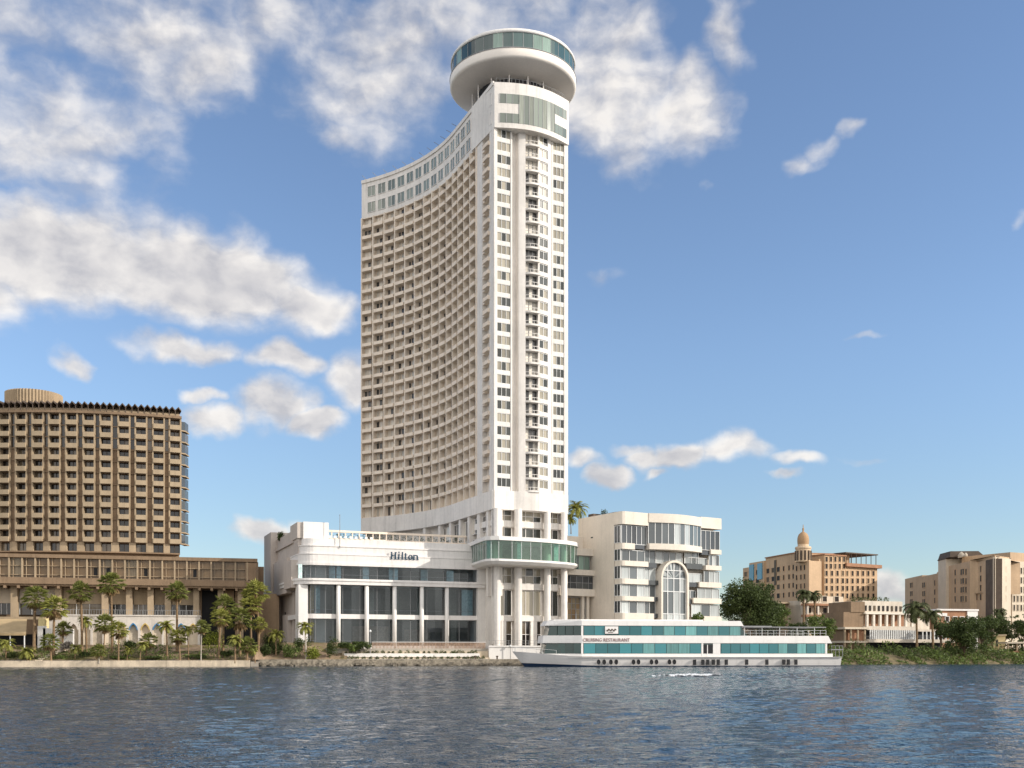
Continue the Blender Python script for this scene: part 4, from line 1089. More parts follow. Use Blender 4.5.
def pavilion():
    D = 212.0
    T = thing('awning_pavilion', 'open garden pavilion under a wide sloping tan awning', 'pavilion', (X(20, D), D, 3.5))
    x0, x1 = X(-25, D), X(33, D); zt, zb = Z(618.5, D), Z(634, D)
    b = MB(); b.hexa([(x0, D-3.5, zb), (x1+.2, D-3.5, zb), (X(27, D+3), D+3, zt-.1), (x0, D+3, zt-.1), (x0, D-3.5, zb+.08), (x1+.2, D-3.5, zb+.08), (X(27, D+3), D+3, zt), (x0, D+3, zt)])
    b.box(None, x0, x1+.2, D-3.56, D-3.5, zb-.35, zb+.05); b.build('awning', M['awning'], T)
    b = MB(); b.box(None, x0, X(48, D), D+3.0, D+6, Z(619, D), Z(616.2, D)); b.build('roof_slab', M['ivory'], T)
    for px in (2, 18, 32): b = MB(); b.tube((X(px, D), D-3.3, 2.6), (X(px, D), D-3.3, zb), .12, .12, 8); b.build('post', M['whitemetal'], T)
    b = MB(); b.box(None, X(36, D), X(42.5, D), D+1, D+3, 3.2, Z(618, D)); b.build('yellow_lit_pier', mat('yellow_light_render', (.66, .54, .28), .8), T)  # yellow light on this wall panel is put into its colour
    b = MB(); b.box(None, x0, X(35, D), D+3.2, D+3.5, 3, Z(634, D)); b.build('back_wall', M['dark'], T)
    b = MB(); Dw = 211.0
    for p0, p1, y0 in ((37.5, 45.5, 626), (43, 59, 628.2), (63, 73, 629)): b.box(None, X(p0, Dw), X(p1, Dw), Dw, Dw+.6, 2.4, Z(y0, Dw))
    tag(b.build('garden_wall', M['white2']), 'bright white low garden wall right of the tan awning', 'wall')
    b = MB(); 
    for i in range(9): y = 198+i*1.4; z = 1.35+i*.27; b.box(None, X(39.5, 200), X(45.5, 200), y, y+1.5, .6, z)
    tag(b.build('garden_stairs', M['stone3l']), 'pale steps climbing from the quay beside the tan awning', 'stairs')
pavilion()

# ------------------------------------------------------------------ the white cruise ship
def ship():
    Y0 = 198.0; x0 = X(513.4, Y0); B = 5.5; YC = Y0+B
    px = lambda p: X(p, Y0)-x0
    zy = lambda y: Z(y, Y0)
    T = thing('cruise_ship', 'long white river cruise ship with two rows of teal windows moored at the quay', 'ship', (x0+30, YC, 0))
    xs = [px(513.4), px(516), px(522), px(529), px(540), px(553), px(566), px(577), px(600), px(700), px(800), px(842)]
    hb_top = [.05, .7, 1.6, 2.5, 3.5, 4.4, 5.05, 5.5, 5.5, 5.5, 5.5, 5.5]
    hb_wl = [.0, .0, .0, .12, 1.3, 2.7, 4.1, 5.0, 5.4, 5.45, 5.45, 5.4]
    def sheer(x): 
        pts = [(0, zy(651.4)), (px(540), zy(653.6)), (px(563), zy(655.8)), (px(620), zy(656.6)), (px(842), zy(657.0))]
        for (a, za), (b_, zb) in zip(pts, pts[1:]):
            if a <= x <= b_+.01: return za+(zb-za)*(x-a)/(b_-a)
    H = MB(); levels = 5; V = []
    for x, t, w_ in zip(xs, hb_top, hb_wl):
        st = sheer(x); row = []
        zk = -.9 if x >= px(529) else st*(1-x/px(529))*.97-.9*(x/px(529))
        for k in range(levels+1):
            f = k/levels; z = zk+(st-zk)*f
            # at the raked stem the section starts above the water
            if x >= px(529): wdt = w_*.8+(t-w_*.8)*min(1, (f**.75))
            else: wdt = t*f
            row.append((x, wdt, z))
        V.append(row)
    def hull(lo, hi, m):
        H = MB()
        for i in range(len(V)-1):
            for k in range(levels):
                for sgn in (-1, 1):
                    q = [V[i][k], V[i+1][k], V[i+1][k+1], V[i][k+1]]
                    H.poly([(x0+a, YC+sgn*w_, z) for a, w_, z in (q if sgn < 0 else q[::-1])])
        H.poly([(x0+a, YC-w_, z) for a, w_, z in V[-1]]+[(x0+a, YC+w_, z) for a, w_, z in reversed(V[-1])])
        for i in range(len(V)-1):
            q = [V[i][-1], V[i+1][-1]]
            H.poly([(x0+q[0][0], YC-q[0][1], q[0][2]-.02), (x0+q[1][0], YC-q[1][1], q[1][2]-.02), (x0+q[1][0], YC+q[1][1], q[1][2]-.02), (x0+q[0][0], YC+q[0][1], q[0][2]-.02)])
        return H
    hm = bpy.data.materials.new('ship_hull_paint'); hm.use_nodes = True; t = NT(hm.node_tree); bs = t.n['Principled BSDF']
    P = t.node('ShaderNodeNewGeometry').outputs['Position']; zc = t.node('ShaderNodeSeparateXYZ', {'Vector': P}).outputs
    navy = t.math('ADD', zc[2], t.math('MULTIPLY', t.ramp(zc[0], x0+1, x0+17, 1, 0, False), -.55))
    dirt = t.ramp(t.noise(t.vmath('MULTIPLY', P, (.8, .8, .15)), 1.2, 5, .65), .5, .8, 1, .8)
    wc = t.vmath('SCALE', (.82, .78, .74)); t.put(wc.node.inputs[3], dirt)
    t.put(bs.inputs['Base Color'], t.mix(t.ramp(navy, .16, .2), (.02, .04, .085, 1), wc)); bs.inputs['Roughness'].default_value = .35
    hull(0, 1, 0).build('hull', hm, T)
    b = MB(); b.box(None, x0+px(563), x0+px(842), YC-B-.12, YC-B, zy(658), zy(657.2)); b.build('rubbing_strake', M['greymetal'], T)
    # superstructure
    HB = 5.3
    def plan(front, back, k=0, nose=2.6, inset=0):
        kx = px(577); h = HB-inset
        return [(x0+front, YC-nose), (x0+kx, YC-h), (x0+back, YC-h), (x0+back, YC+h), (x0+kx, YC+h), (x0+front, YC+nose)]
    def dk(mb, f0, f1, bk0, bk1, y0, y1, nose=2.9, inset=0): mb.prism(plan(f0, bk0, 0, nose, inset), zy(y1), zy(y0), plan(f1, bk1, 0, nose, inset))
    S = MB()
    dk(S, px(541), px(541), px(833), px(833), 653.7, 657.3)
    dk(S, px(540.5), px(541.5), px(832), px(828), 635.2, 642.9, 2.9, -.08)
    dk(S, px(543), px(546), px(740), px(737), 620.0, 625.2, 2.8, -.1)
    dk(S, px(552), px(552), px(700), px(700), 618.8, 620.1, 2.5, .8)
    S.build('superstructure', M['boatwhite'], T)
    R_ = MB(); dk(R_, px(542.5), px(545), px(824), px(824), 642.9, 653.7, 2.7, .12); dk(R_, px(546), px(548), px(744), px(737), 625.2, 635.2, 2.6, .12); R_.build('glass_backing', M['tealdark'], T)
    for p_, y0, y1 in ((577, 643, 653.7), (697.2, 643, 653.7), (709.2, 643, 653.7), (825.5, 643, 653.7), (577, 625.2, 635.2)):
        b = MB(); w_ = 1.3 if p_ == 709.2 else .28
        b.box(None, x0+px(p_)-.1, x0+px(p_)+w_, YC-HB-.02, YC-HB+.4, zy(y1), zy(y0)); b.build('window_pillar', M['boatwhite'], T)
    def panes(p0, p1, y0, y1, n):
        w_ = (px(p1)-px(p0))/n
        me = MB(); me.box(None, -w_/2+.05, w_/2-.05, -.03, .03, 0, zy(y0)-zy(y1)); me = me.mesh('ship_window', M['teal'])
        for i in range(n): link('window', me, T, (x0+px(p0)+w_*(i+.5), YC-HB+.06, zy(y1)))
    panes(579, 600, 625.6, 634.8, 2); panes(613.5, 737, 625.6, 634.8, 11); panes(579, 697, 643.2, 653.4, 10); panes(717, 825, 643.2, 653.4, 11)
    # front cabin panes on the shaded quarter
    fx, fy = x0+px(546), YC-2.68; kx, ky = x0+px(577), YC-HB
    for y0, y1, sh in ((625.8, 634.7, .3), (643.4, 653.3, 0)):
        for i in range(4):
            f0, f1 = .06+.235*i, .06+.235*(i+1)-.02; q = [(fx+(kx-fx)*f, fy+(ky-fy)*f-.12) for f in (f0, f1)]
            b = MB(); b.wall(q, zy(y1), zy(y0), .05); b.build('window', M['tealdark'], T)
    # sign panel, its scribble, and the lettering on the band
    b = MB(); b.box(None, x0+px(600), x0+px(613), YC-HB-.16, YC-HB-.06, zy(633.4), zy(626)); sp = b.build('sign_panel', M['boatwhite'], T)
    red = mat('maroon_lettering', (.30, .18, .17), .6)
    b = MB()
    for i in range(9):
        t0 = i/9; xa, xb = x0+px(601.5+9.5*t0), x0+px(601.5+9.5*(t0+.1)); za, zb_ = zy(629.8+1.4*math.sin(i*2.1)), zy(629.8+1.4*math.sin((i+1)*2.1)); b.tube((xa, YC-HB-.18, za), (xb, YC-HB-.18, zb_), .09, .09, 5)
    b.tube((x0+px(603), YC-HB-.18, zy(632.3)), (x0+px(608), YC-HB-.18, zy(632)), .07, .07, 5); b.build('sign_scribble', M['darkbrown'], sp)
    cu = bpy.data.curves.new('name_text', 'FONT'); cu.body = 'CRUISING RESTAURANT'; cu.size = 1.0; cu.extrude = .03; cu.resolution_u = 2
    tmp = bpy.data.objects.new('tmp', cu); C.objects.link(tmp); bpy.context.view_layer.update()
    me = bpy.data.meshes.new_from_object(tmp.evaluated_get(bpy.context.evaluated_depsgraph_get())); bpy.data.objects.remove(tmp)
    me.transform(Matrix.Rotation(rad(90), 4, 'X')); mx = max(v.co.x for v in me.vertices); mz = max(v.co.z for v in me.vertices)
    kx_, kz = (px(624.5)-px(578))/mx, (zy(637.6)-zy(641.0))/mz; me.transform(Matrix.Diagonal((kx_, 1, kz, 1))); me.materials.append(red)
    link('name_lettering', me, T, (x0+px(578), YC-HB-.13, zy(641.4)))
    # door opening
    b = MB(); b.box(None, x0+px(697.6), x0+px(709), YC-HB+.02, YC-HB+.06, zy(656.6), zy(644.6)); b.build('door_opening', M['dark'], T)
    b = MB(); b.box(None, x0+px(702.6), x0+px(703.4), YC-HB-.04, YC-HB+.01, zy(656.6), zy(644.6)); b.box(None, x0+px(697.2), x0+px(697.9), YC-HB-.05, YC-HB+.3, zy(656.6), zy(643.4)); b.build('door_frame', M['boatwhite'], T)
    # portholes
    for p_ in (593.4, 598.9, 605.5, 610.8, 628, 633, 646, 651, 664, 669):
        b = MB(); b.lathe((0, 0), [(0, 0), (.33, 0), (.4, .04), (.4, .1)], 14); me = b.mesh('porthole', M['dark']); me.transform(Matrix.Rotation(rad(90), 4, 'X'))
        me.transform(Matrix.Diagonal((.85, 1, 1.25, 1))); link('porthole', me, T, (x0+px(p_), YC-B-.02, zy(662.2)))
    for p_ in (689.6, 698, 703, 708.7, 713.7, 721.9, 742.8, 763.7, 781.3, 786, 793.8):
        b = MB(); b.box(None, -.22, .22, -.07, .06, -.42, .45); b.box(None, -.3, .3, -.05, .06, -.5, .53); me = b.mesh('slot_window', M['dark']); link('slot_window', me, T, (x0+px(p_), YC-B, zy(662.6)))
    # open upper deck: railing and awning frame
    zr, zt = zy(635.2), zy(626.6)
    for i in range(15):
        xx = x0+px(741)+(px(826)-px(741))*i/14
        for yy in (YC-HB+.1, YC+HB-.1):
            b = MB(); q = i % 3 == 0; b.tube((xx, yy, zr), (xx, yy, zt if q else zr+1.05), .06 if q else .035, None, 6); b.build('deck_post', M['whitemetal'], T)
    b = MB()
    for yy in (YC-HB+.1, YC+HB-.1):
        for z in (zr+.5, zr+1.05): b.tube((x0+px(741), yy, z), (x0+px(826), yy, z), .03, .03, 6)
    b.build('deck_rail', M['whitemetal'], T)
    b = MB(); b.box(None, x0+px(738), x0+px(826), YC-HB, YC+HB, zt, zt+.16); b.box(None, x0+px(738), x0+px(770), YC-HB+.3, YC+HB-.3, zt+.16, zt+.32); b.build('deck_awning', M['greymetal'], T)
    # stern platform and bow rail
    b = MB(); b.box(None, x0+px(833), x0+px(846), YC-4.5, YC+4.5, zy(650), zy(649)); 
    for p_ in (834, 838, 842, 845.5): b.tube((x0+px(p_), YC-4.4, zy(657)), (x0+px(p_), YC-4.4, zy(645.5)), .05, .05, 6)
    b.tube((x0+px(833), YC-4.4, zy(645.5)), (x0+px(845.5), YC-4.4, zy(645.5)), .04, .04, 6); b.build('stern_frame', M['greymetal'], T)
    b = MB(); last = None
    for x, w_, z in [(r[-1][0], r[-1][1], r[-1][2]) for r in V[:6]]:
        for sgn in (-1, 1):
            b.tube((x0+x, YC+sgn*max(w_-.12, .02), z), (x0+x, YC+sgn*max(w_-.12, .02), z+.85), .03, .03, 5)
        if last:
            for sgn in (-1, 1): b.tube((x0+last[0], YC+sgn*max(last[1]-.12, .02), last[2]+.85), (x0+x, YC+sgn*max(w_-.12, .02), z+.85), .025, .025, 5)
        last = (x, w_, z)
    b.build('bow_rail', M['whitemetal'], T)
    b = MB(); b.tube((x0+px(577), YC, zy(620)), (x0+px(577), YC, zy(611)), .05, .04, 6); b.box(None, x0+px(620), x0+px(640), YC-2, YC+2, zy(620), zy(618.2)); b.build('mast', M['greymetal'], T)
    # moored at a slight angle: the stern lies a little farther out
    th, k = rad(8), 1.045
    T.rotation_euler = (0, 0, th); T.scale = (k, 1, 1)
    T.location = (x0-.15+30*k*math.cos(th), YC+30*k*math.sin(th), 0)
ship()

# ------------------------------------------------------------------ buildings to the right
def grid_windows(T, fr, p0, p1, n, ys, w, h, d=-.02, name='window', kind='smallwin', cap=None):
    me = win_mesh('small_window', w, h, 1, 1, .12, [M['stone3l'], M[kind]], .1)
    for i in range(n):
        px_ = p0+(p1-p0)*(i/(n-1) if n > 1 else 0); a = fr.a(px_)
        for y, ar in ys: link(name, me, T, fr.p(a, d, ar-(y)), fr.ang)

def minaret_hotel():
    LF = Fr.two((X(743, 372), 372.0), (X(808.5, 330), 330.0)); RF = Fr.two((X(808.5, 330), 330.0), (X(878, 347), 347.0))
    T = thing('sandstone_building', 'long orange sandstone building with a domed corner turret', 'building', (95, 345, 4))
    LE, RE = LF.a(808.5), RF.a(878)
    Zr = lambda y: Z(y, 330)
    W = MB()
    W.box(LF, 0, LE*.12, 0, 12, 3, Z(568, 371)); W.box(LF, LE*.12, LE*.36, -.3, 14, 3, Z(561.5, 360)); W.box(LF, LE*.36, LE*.80, .3, 20, 3, Z(556.5, 350)); W.box(LF, LE*.56, LE*.68, 2, 12, 20, Z(553, 345)); W.prism([LF.xy(LE*.8, 0), LF.xy(LE, 0), RF.xy(RF.a(821), 0), RF.xy(RF.a(821), 12), LF.xy(LE*.8, 8)], 3, Zr(560.5))
    W.box(RF, .05, RF.a(821), -.2, .3, 3, Zr(560.6)); W.box(RF, RF.a(821), RF.a(824), .8, 14, 3, Zr(558)); W.box(RF, RF.a(824), RF.a(845), -.1, 14, 3, Zr(554)); W.box(RF, RF.a(845), RE, .3, 16, 3, RF.z(568.5, RE))
    W.build('wall', M['sand'], T)
    b = MB(); b.box(RF, RF.a(844.5), RE+.9, -.9, 16, RF.z(568.5, RE), RF.z(565.2, RE)); b.box(RF, RF.a(823.5), RF.a(845.5), -.5, 14, Zr(554), Zr(552.8)); b.box(LF, LE*.36, LE*.8, -.1, 20, Z(556.5, 350), Z(555.6, 350)); b.build('cornice', M['brick'], T)
    b = MB(); z0, z1 = RF.z(565.2, RE), RF.z(555.5, RE); b.box(RF, RF.a(845), RE-.3, -.3, 14, z1, z1+.35)
    for i in range(7): a = RF.a(846)+(RE-1-RF.a(846))*i/6; b.tube(RF.p(a, 0, z0), RF.p(a, 0, z1), .12, .12, 6); b.tube(RF.p(a, 8, z0), RF.p(a, 8, z1), .12, .12, 6)
    b.build('roof_pergola', M['darkbrown'], T)
    # turret
    c = RF.xy(RF.a(810.5), 3.0); D = c[1]; zt = lambda y: Z(y, D); s = D/F
    tr = MB(); tr.lathe(c, [(7.4*s, zt(562)), (7.4*s, zt(549.5)), (8.0*s, zt(549)), (8.0*s, zt(547.5)), (7.4*s, zt(546.8)), (5.4*s, zt(546.3)), (5.4*s, zt(544))], 24); 
    tw = tr.build('turret', M['sandlight'], T)
    d = MB(); d.lathe(c, [(5.2*s, zt(546)), (5.6*s, zt(543)), (5.75*s, zt(540)), (5.4*s, zt(537)), (4.3*s, zt(534.3)), (2.4*s, zt(532.6)), (.9*s, zt(531.8)), (.8*s, zt(530)), (1.2*s, zt(529)), (.5*s, zt(528)), (.35*s, zt(525.5)), (0, zt(524))], 24); d.build('dome', M['domestone'], tw, True)
    o = MB()
    for i in range(12): a = 2*math.pi*i/12; x, y = c[0]+7.45*s*math.cos(a), c[1]+7.45*s*math.sin(a); o.tube((x, y, zt(560.5)), (x, y, zt(551)), .35, .35, 6)
    o.build('turret_openings', M['darkbrown'], tw)
    # windows
    me = win_mesh('sand_window', 1.15, 1.7, 1, 1, .14, [M['sand'], M['smallwin']])
    k = 0
    for i in range(10):
        a = RF.a(826)+(RE-2-RF.a(826))*i/9
        for y in (573, 580.5, 588, 595.5):
            link('window', me, T, RF.p(a, -.14 if a < RF.a(845) else .26, RF.z(y+3, a)), RF.ang)
    for i in range(5):
        a = RF.a(826)+(RF.a(843.5)-RF.a(826))*i/4
        for y in (559, 566): link('window', me, T, RF.p(a, -.14, RF.z(y+3, a)), RF.ang)
    me2 = win_mesh('sand_window', 2.2, 1.7, 1, 1, .14, [M['sand'], M['smallwin']])
    for i, f in enumerate((.05, .17, .26, .40, .48, .56, .64, .72, .78, .84, .90, .95)):
        a = LE*f
        for j, y in enumerate((568, 577, 586, 595)):
            yy = y+ (4 if f > .8 else 2); D_ = LF.xy(a, 0)[1]; z = Z(652-(652-yy)*345/D_*.985, D_)
            link('window', me2 if f < .6 else me, T, LF.p(a, -.34 if .12 < f < .36 else (-.04 if f > .8 or f < .12 else .26), z), LF.ang)
    b = MB()
    for f in (.165, .30): b.box(LF, LE*f-1.6, LE*f+1.6, -.6, 0, Z(580, 362), Z(564, 362))
    b.build('blue_glazed_bay', M['bluepanel'], T)
    b = MB(); b.box(LF, LE*.50, LE*.53, .1, .5, Z(585, 350), Z(560, 350)); b.build('stair_slot', M['smallwin'], T)
    b = MB(); b.box(LF, LE*.64, LE*.70, 4, 8, Z(557, 340), Z(552, 340)); b.build('roof_tank', M['whitemetal'], T)
minaret_hotel()

def right_block():
    LF = Fr.two((X(905, 382), 382.0), (X(995, 300), 300.0)); RF = Fr.two((X(995, 300), 300.0), (X(1010, 306), 306.0))
    T = thing('beige_building', 'stepped beige building with a square corner tower at the right edge', 'building', (140, 340, 4))
    LE = LF.a(995); a_ = LF.a
    W = MB()
    W.box(LF, 0, a_(922), 0, 20, 3, LF.z(577, a_(914))); W.box(LF, a_(922), a_(941), .01, 20, 3, LF.z(574.5, a_(932))); W.box(LF, a_(922), a_(941), 5, 20, 20, LF.z(570, a_(932))); W.box(LF, a_(934), a_(941), 4, 18, 20, LF.z(566.5, a_(938)))
    RE = RF.a(1010.5)
    W.prism([LF.xy(a_(949), 0), LF.xy(LE, 0), RF.xy(RE, .3), RF.xy(RE, 12), LF.xy(a_(949), 20)], 3, LF.z(560, a_(975))); W.prism([LF.xy(a_(972), 1), LF.xy(LE-.5, 1), RF.xy(RE-1, 1.5), RF.xy(RE-1, 10), LF.xy(a_(972), 14)], 20, LF.z(557.5, LE))
    W.build('wall', M['stone3'], T)
    b = MB(); b.box(LF, a_(941), a_(949), -.9, 10, 3, LF.z(560, a_(945))); b.build('corner_tower', M['stone3l'], T)
    b = MB(); z0 = LF.z(560, a_(945)); b.box(LF, a_(941)-.2, a_(949)+.2, -1.1, 10, z0, z0+.3); p0, p1 = a_(941), a_(953)
    b.hexa([LF.p(p0, -1, z0+.3), LF.p(p1, -1, z0+.3), LF.p(p1, 10, z0+.3), LF.p(p0, 10, z0+.3), LF.p(p0+.8, -.6, z0+2.2), LF.p(p1-.5, -.6, z0+2.2), LF.p(p1-.5, 8, z0+2.2), LF.p(p0+.8, 8, z0+2.2)]); b.build('tiled_hood', M['darkbrown'], T)
    b = MB(); 
    for i in range(7): a = a_(953)+i*.9; b.lathe(LF.xy(a, 2), [(0, z0), (.5, z0), (.6, z0+.7+.5*math.sin(i)), (0, z0+1.4+.5*math.sin(i))], 8)
    b.build('roof_ornament', M['stone3l'], T)
    b = MB(); b.box(LF, a_(986.5), LE-.05, -.25, 2, 3, LF.z(558.5, LE)); b.build('stair_strip', M['darkbrown'], T)
    b = MB(); RE = RF.a(1010.5); b.box(RF, .02, RE, -.1, .6, 3, RF.z(557, 0)); b.box(RF, RE, RF.a(1016), 3, 6, 3, RF.z(560, RE)); b.build('lit_wall', M['stone3l'], T)  # paler render puts the sunlight on this face into its colour
    b = MB(); b.prism([LF.xy(LE-9, .5), LF.xy(LE-.4, .5), RF.xy(RE-.3, .5), RF.xy(RE-.3, 7), LF.xy(LE-9, 8)], RF.z(557, 0)+.05, RF.z(555.8, 0)); b.build('roof_slab', M['darkbrown'], T)
    wide = win_mesh('beige_window', 3.4, 1.9, 2, 1, .2, [M['stone3'], M['smallwin']])
    one = win_mesh('beige_window', 1.5, 1.9, 1, 1, .15, [M['stone3'], M['smallwin']])
    def row(px_, ys, me, d):
        a = a_(px_)
        for y in ys: link('window', me, T, LF.p(a, d, LF.z(y+2.4, a)), LF.ang)
    for p_ in (911.5, 924): row(p_, (585.5, 594, 602), wide, -.02)
    for p_ in (935, 939.5): row(p_, (583.5, 592.5, 601), one, -.02)
    for p_ in (955.5,): row(p_, (573.2, 582.2, 590.8, 599.6), one, -.02)
    for p_ in (962.5, 966.3): row(p_, (572.6, 581.8, 590.4, 599.6), wide if p_ < 964 else one, -.02)
    for p_ in (977, 981): row(p_, (570, 579.4, 588.8, 598), one, -.02)
    me = win_mesh('lit_window', .75, 1.7, 1, 1, .12, [M['stone3l'], M['smallwin']])
    for p_ in (1000.5, 1005.6):
        a = RF.a(p_)
        for y in (569.5, 579, 589, 598.5): link('window', me, T, RF.p(a, -.02, RF.z(y+3, a)), RF.ang)
right_block()

def edge_block():
    FRm = Fr.two((X(1012, 318), 318.0), (X(1050, 326), 326.0))
    T = thing('apartment_building', 'pale apartment block with many small windows cut off by the right picture edge', 'building', FRm.p(3, 5, 4))
    b = MB(); E = FRm.a(1062); b.box(FRm, 0, E, 0, 18, 3, FRm.z(561, 0)); b.build('wall', M['stone3l'], T)
    b = MB(); b.box(FRm, 0, E, .6, 18, FRm.z(561, 0), FRm.z(552, 0)); b.build('roof_storey', M['stone3'], T)
    me = win_mesh('edge_window', .8, 1.9, 1, 1, .12, [M['stone3l'], M['smallwin']])
    for px_ in (1014, 1017.5, 1021, 1024.5, 1030, 1036, 1042):
        a = FRm.a(px_)
        for y in (571, 580.5, 590, 599, 608): link('window', me, T, FRm.p(a, -.02, FRm.z(y+3, a)), FRm.ang)
edge_block()

def restaurant():
    D = 266.0
    RS = Fr.two((X(866, D), D), (X(948, D+12), D+12))
    T = thing('terraced_restaurant', 'stepped white and brown riverside restaurant with two colonnaded terraces', 'building', RS.p(10, 4, 4))
    z = lambda y: Z(y, D+2); a = RS.a
    W = MB(); W.box(RS, 0, a(906), 1.2, 12, z(614), z(600.8)); W.box(RS, -.4, a(916), -.6, 12, z(630), z(626.2)); W.box(RS, 0, a(915), 3.6, 12, 3, z(613))
    W.box(RS, -.4, a(950), -1.6, 12, z(642.5), z(639.2)); W.box(RS, a(916), a(950), .3, 12, z(631), z(628.8)); W.box(RS, a(906), a(940), 3.5, 12, 3, z(617))
    W.build('white_wall', M['restwhite'], T)
    b = MB()
    for i in range(8): q = a(868)+(a(913)-a(868))*i/7; b.box(RS, q-.3, q+.3, .1, .7, z(626.3), z(613.5))
    b.box(RS, -.2, a(914), -.1, 3.7, z(614.2), z(612.8)); b.build('upper_colonnade', M['cream'], T)
    for i in range(26): b = MB(); q = a(867)+(a(914)-a(867))*i/25; b.box(RS, q-.12, q+.12, -1.2, -1.0, z(639.3), z(630)); b.build('gallery_post', M['whitemetal'], T)
    for i in range(8): b = MB(); q = a(920)+(a(947)-a(920))*i/7; b.box(RS, q-.12, q+.12, -1.0, -.8, z(639.3), z(631)); b.build('gallery_post', M['whitemetal'], T)
    b = MB(); b.box(RS, 0, a(914), 3.3, 3.55, z(626), z(614.3)); b.build('upper_recess', M['brick'], T)
    b = MB(); b.box(RS, 0, a(949), 1.5, 3.3, z(639.2), z(630.2)); b.box(RS, 0, a(948), 2, 3, 3, z(642.6)); b.build('lower_recess', M['dark'], T)
    for i in range(9): b = MB(); q = a(869)+(a(904)-a(869))*i/8; b.box(RS, q-.3, q+.3, 1.05, 1.18, z(610.8), z(605.5)); b.build('window', M['smallwin'], T)
    lf = MB(); rr = random.Random(9)
    for i in range(6):
        q = a(862)+i*2.2
        for k in range(80): v = Vector((rr.gauss(0, 1), rr.gauss(0, 1), rr.gauss(0, 1))).normalized()*rr.uniform(.4, .9); leaf_quad(lf, Vector(RS.p(q+v.x, 3+v.y, z(599.5)+v.z)), .4, rr)
    o = lf.build('roof_planting', M['leafdark'], T); o['kind'] = 'stuff'
    LW = Fr.two((X(843, D-2), D-2), (X(866, D), D))
    T2 = thing('brown_villa', 'brown flat-roofed block adjoining the left side of the white restaurant', 'building', LW.p(3, 3, 4))
    b = MB(); e = LW.a(866); b.box(LW, LW.a(845), e-.1, .6, 10, 3, z(612.5)); b.box(LW, LW.a(852), e-.05, .4, 10, z(612.5), z(602)); b.build('wall', M['tan'], T2)
    b = MB(); b.box(LW, LW.a(842), e, -1.2, 10, z(629.5), z(627.5)); b.box(LW, LW.a(842), e, -1.0, 8, z(643), z(641)); b.build('slab', M['stone3l'], T2)
    b = MB(); b.box(LW, LW.a(848), e-.5, -.1, .58, z(641), z(629.6)); b.build('terrace_room', M['brick'], T2)
    b = MB()
    for p_ in (843, 849, 856, 863): b.box(LW, LW.a(p_)-.2, LW.a(p_)+.2, -.9, -.5, 3, z(629)); 
    b.build('pillars', M['tanlight'], T2)
    # villas behind
    D2 = 292
    V1 = Fr.two((X(806, D2), D2), (X(849, D2+5), D2+5)); zz = lambda y: Z(y, D2)
    T3 = thing('pink_villa', 'pale pink flat-roofed villa with a columned porch below the domed building', 'building', V1.p(5, 3, 4))
    b = MB(); e = V1.a(849); b.box(V1, 0, e, 1.5, 10, 3, zz(604.5)); b.box(V1, V1.a(821), V1.a(848), 2, 9, 10, zz(595.5)); b.box(V1, V1.a(806), V1.a(822), 2.5, 8, 10, zz(600)); b.build('wall', M['stone3l'], T3)
    b = MB(); b.box(V1, -.5, e+.5, -.8, 1.6, zz(605.5), zz(603.3)); b.box(V1, -.5, e+.5, -.8, 1.6, zz(616.8), zz(614.5)); b.build('porch_roof', M['brick'], T3)
    for i in range(5):
        q = .3+(e-.6)*i/4; b = MB(); b.box(V1, q-.25, q+.25, -.5, 0, 3, zz(605.4)); b.build('porch_column', M['cream'], T3)
    me = win_mesh('villa_window', 1.5, 1.6, 1, 1, .15, [M['stone3l'], M['smallwin']])
    for p_ in (829, 841): q = V1.a(p_); link('window', me, T3, V1.p(q, 1.95, zz(601)), V1.ang)
    for p_ in (812, 820, 828, 836): q = V1.a(p_); link('window', me, T3, V1.p(q, 1.42, zz(613)), V1.ang)
    V2 = Fr.two((X(777, D2+6), D2+6), (X(800, D2+9), D2+9))
    T4 = thing('low_house', 'low tan house half hidden by the large dark tree', 'building', V2.p(3, 3, 4))
    b = MB(); e = V2.a(800); b.box(V2, 0, e, .5, 9, 3, zz(602.5)); b.build('wall', M['tanlight'], T4); b = MB(); b.box(V2, -.4, e+.4, -.4, 9.2, zz(602.5), zz(601)); b.build('roof', M['ivory'], T4)
    b = MB(); b.box(V2, 1, 3, .38, .48, zz(612), zz(606)); b.build('window', M['smallwin'], T4)
    D3 = 296
    V3 = Fr.two((X(938, D3), D3), (X(978, D3+3), D3+3)); z3 = lambda y: Z(y, D3)
    T5 = thing('brick_house', 'orange brick house with a white roof edge behind the round trees', 'building', V3.p(5, 3, 4))
    b = MB(); e = V3.a(978); b.box(V3, 0, e, .5, 10, 3, z3(610.5)); b.build('wall', M['brick'], T5)
    b = MB(); b.box(V3, -.3, e+.3, 0, 10, z3(610.5), z3(608.8)); b.box(V3, V3.a(968), e+.1, .2, 10, 3, z3(610.6)); b.box(V3, -.3, 3, .1, 8, z3(616), z3(613)); b.build('roof_edge', M['white2'], T5)
    me = win_mesh('house_window', 1.3, 1.6, 1, 1, .15, [M['white2'], M['smallwin']])
    for p_ in (948, 956, 963): q = V3.a(p_); link('window', me, T5, V3.p(q, .45, z3(622)), V3.ang)
    D4 = 262
    T6 = thing('yellow_kiosk', 'small pale yellow kiosk between dark trees on the right bank', 'kiosk', (X(999, D4), D4+2, 3.5))
    b = MB(); b.box(None, X(993.5, D4), X(1005.5, D4), D4, D4+3.5, 2.5, Z(636, D4)); b.build('wall', mat('pale_yellow_render', (.60, .47, .25), .8), T6)
    b = MB(); b.box(None, X(992.8, D4), X(1006.2, D4), D4-.3, D4+3.8, Z(636, D4), Z(634.4, D4)); b.build('roof', M['ivory'], T6)
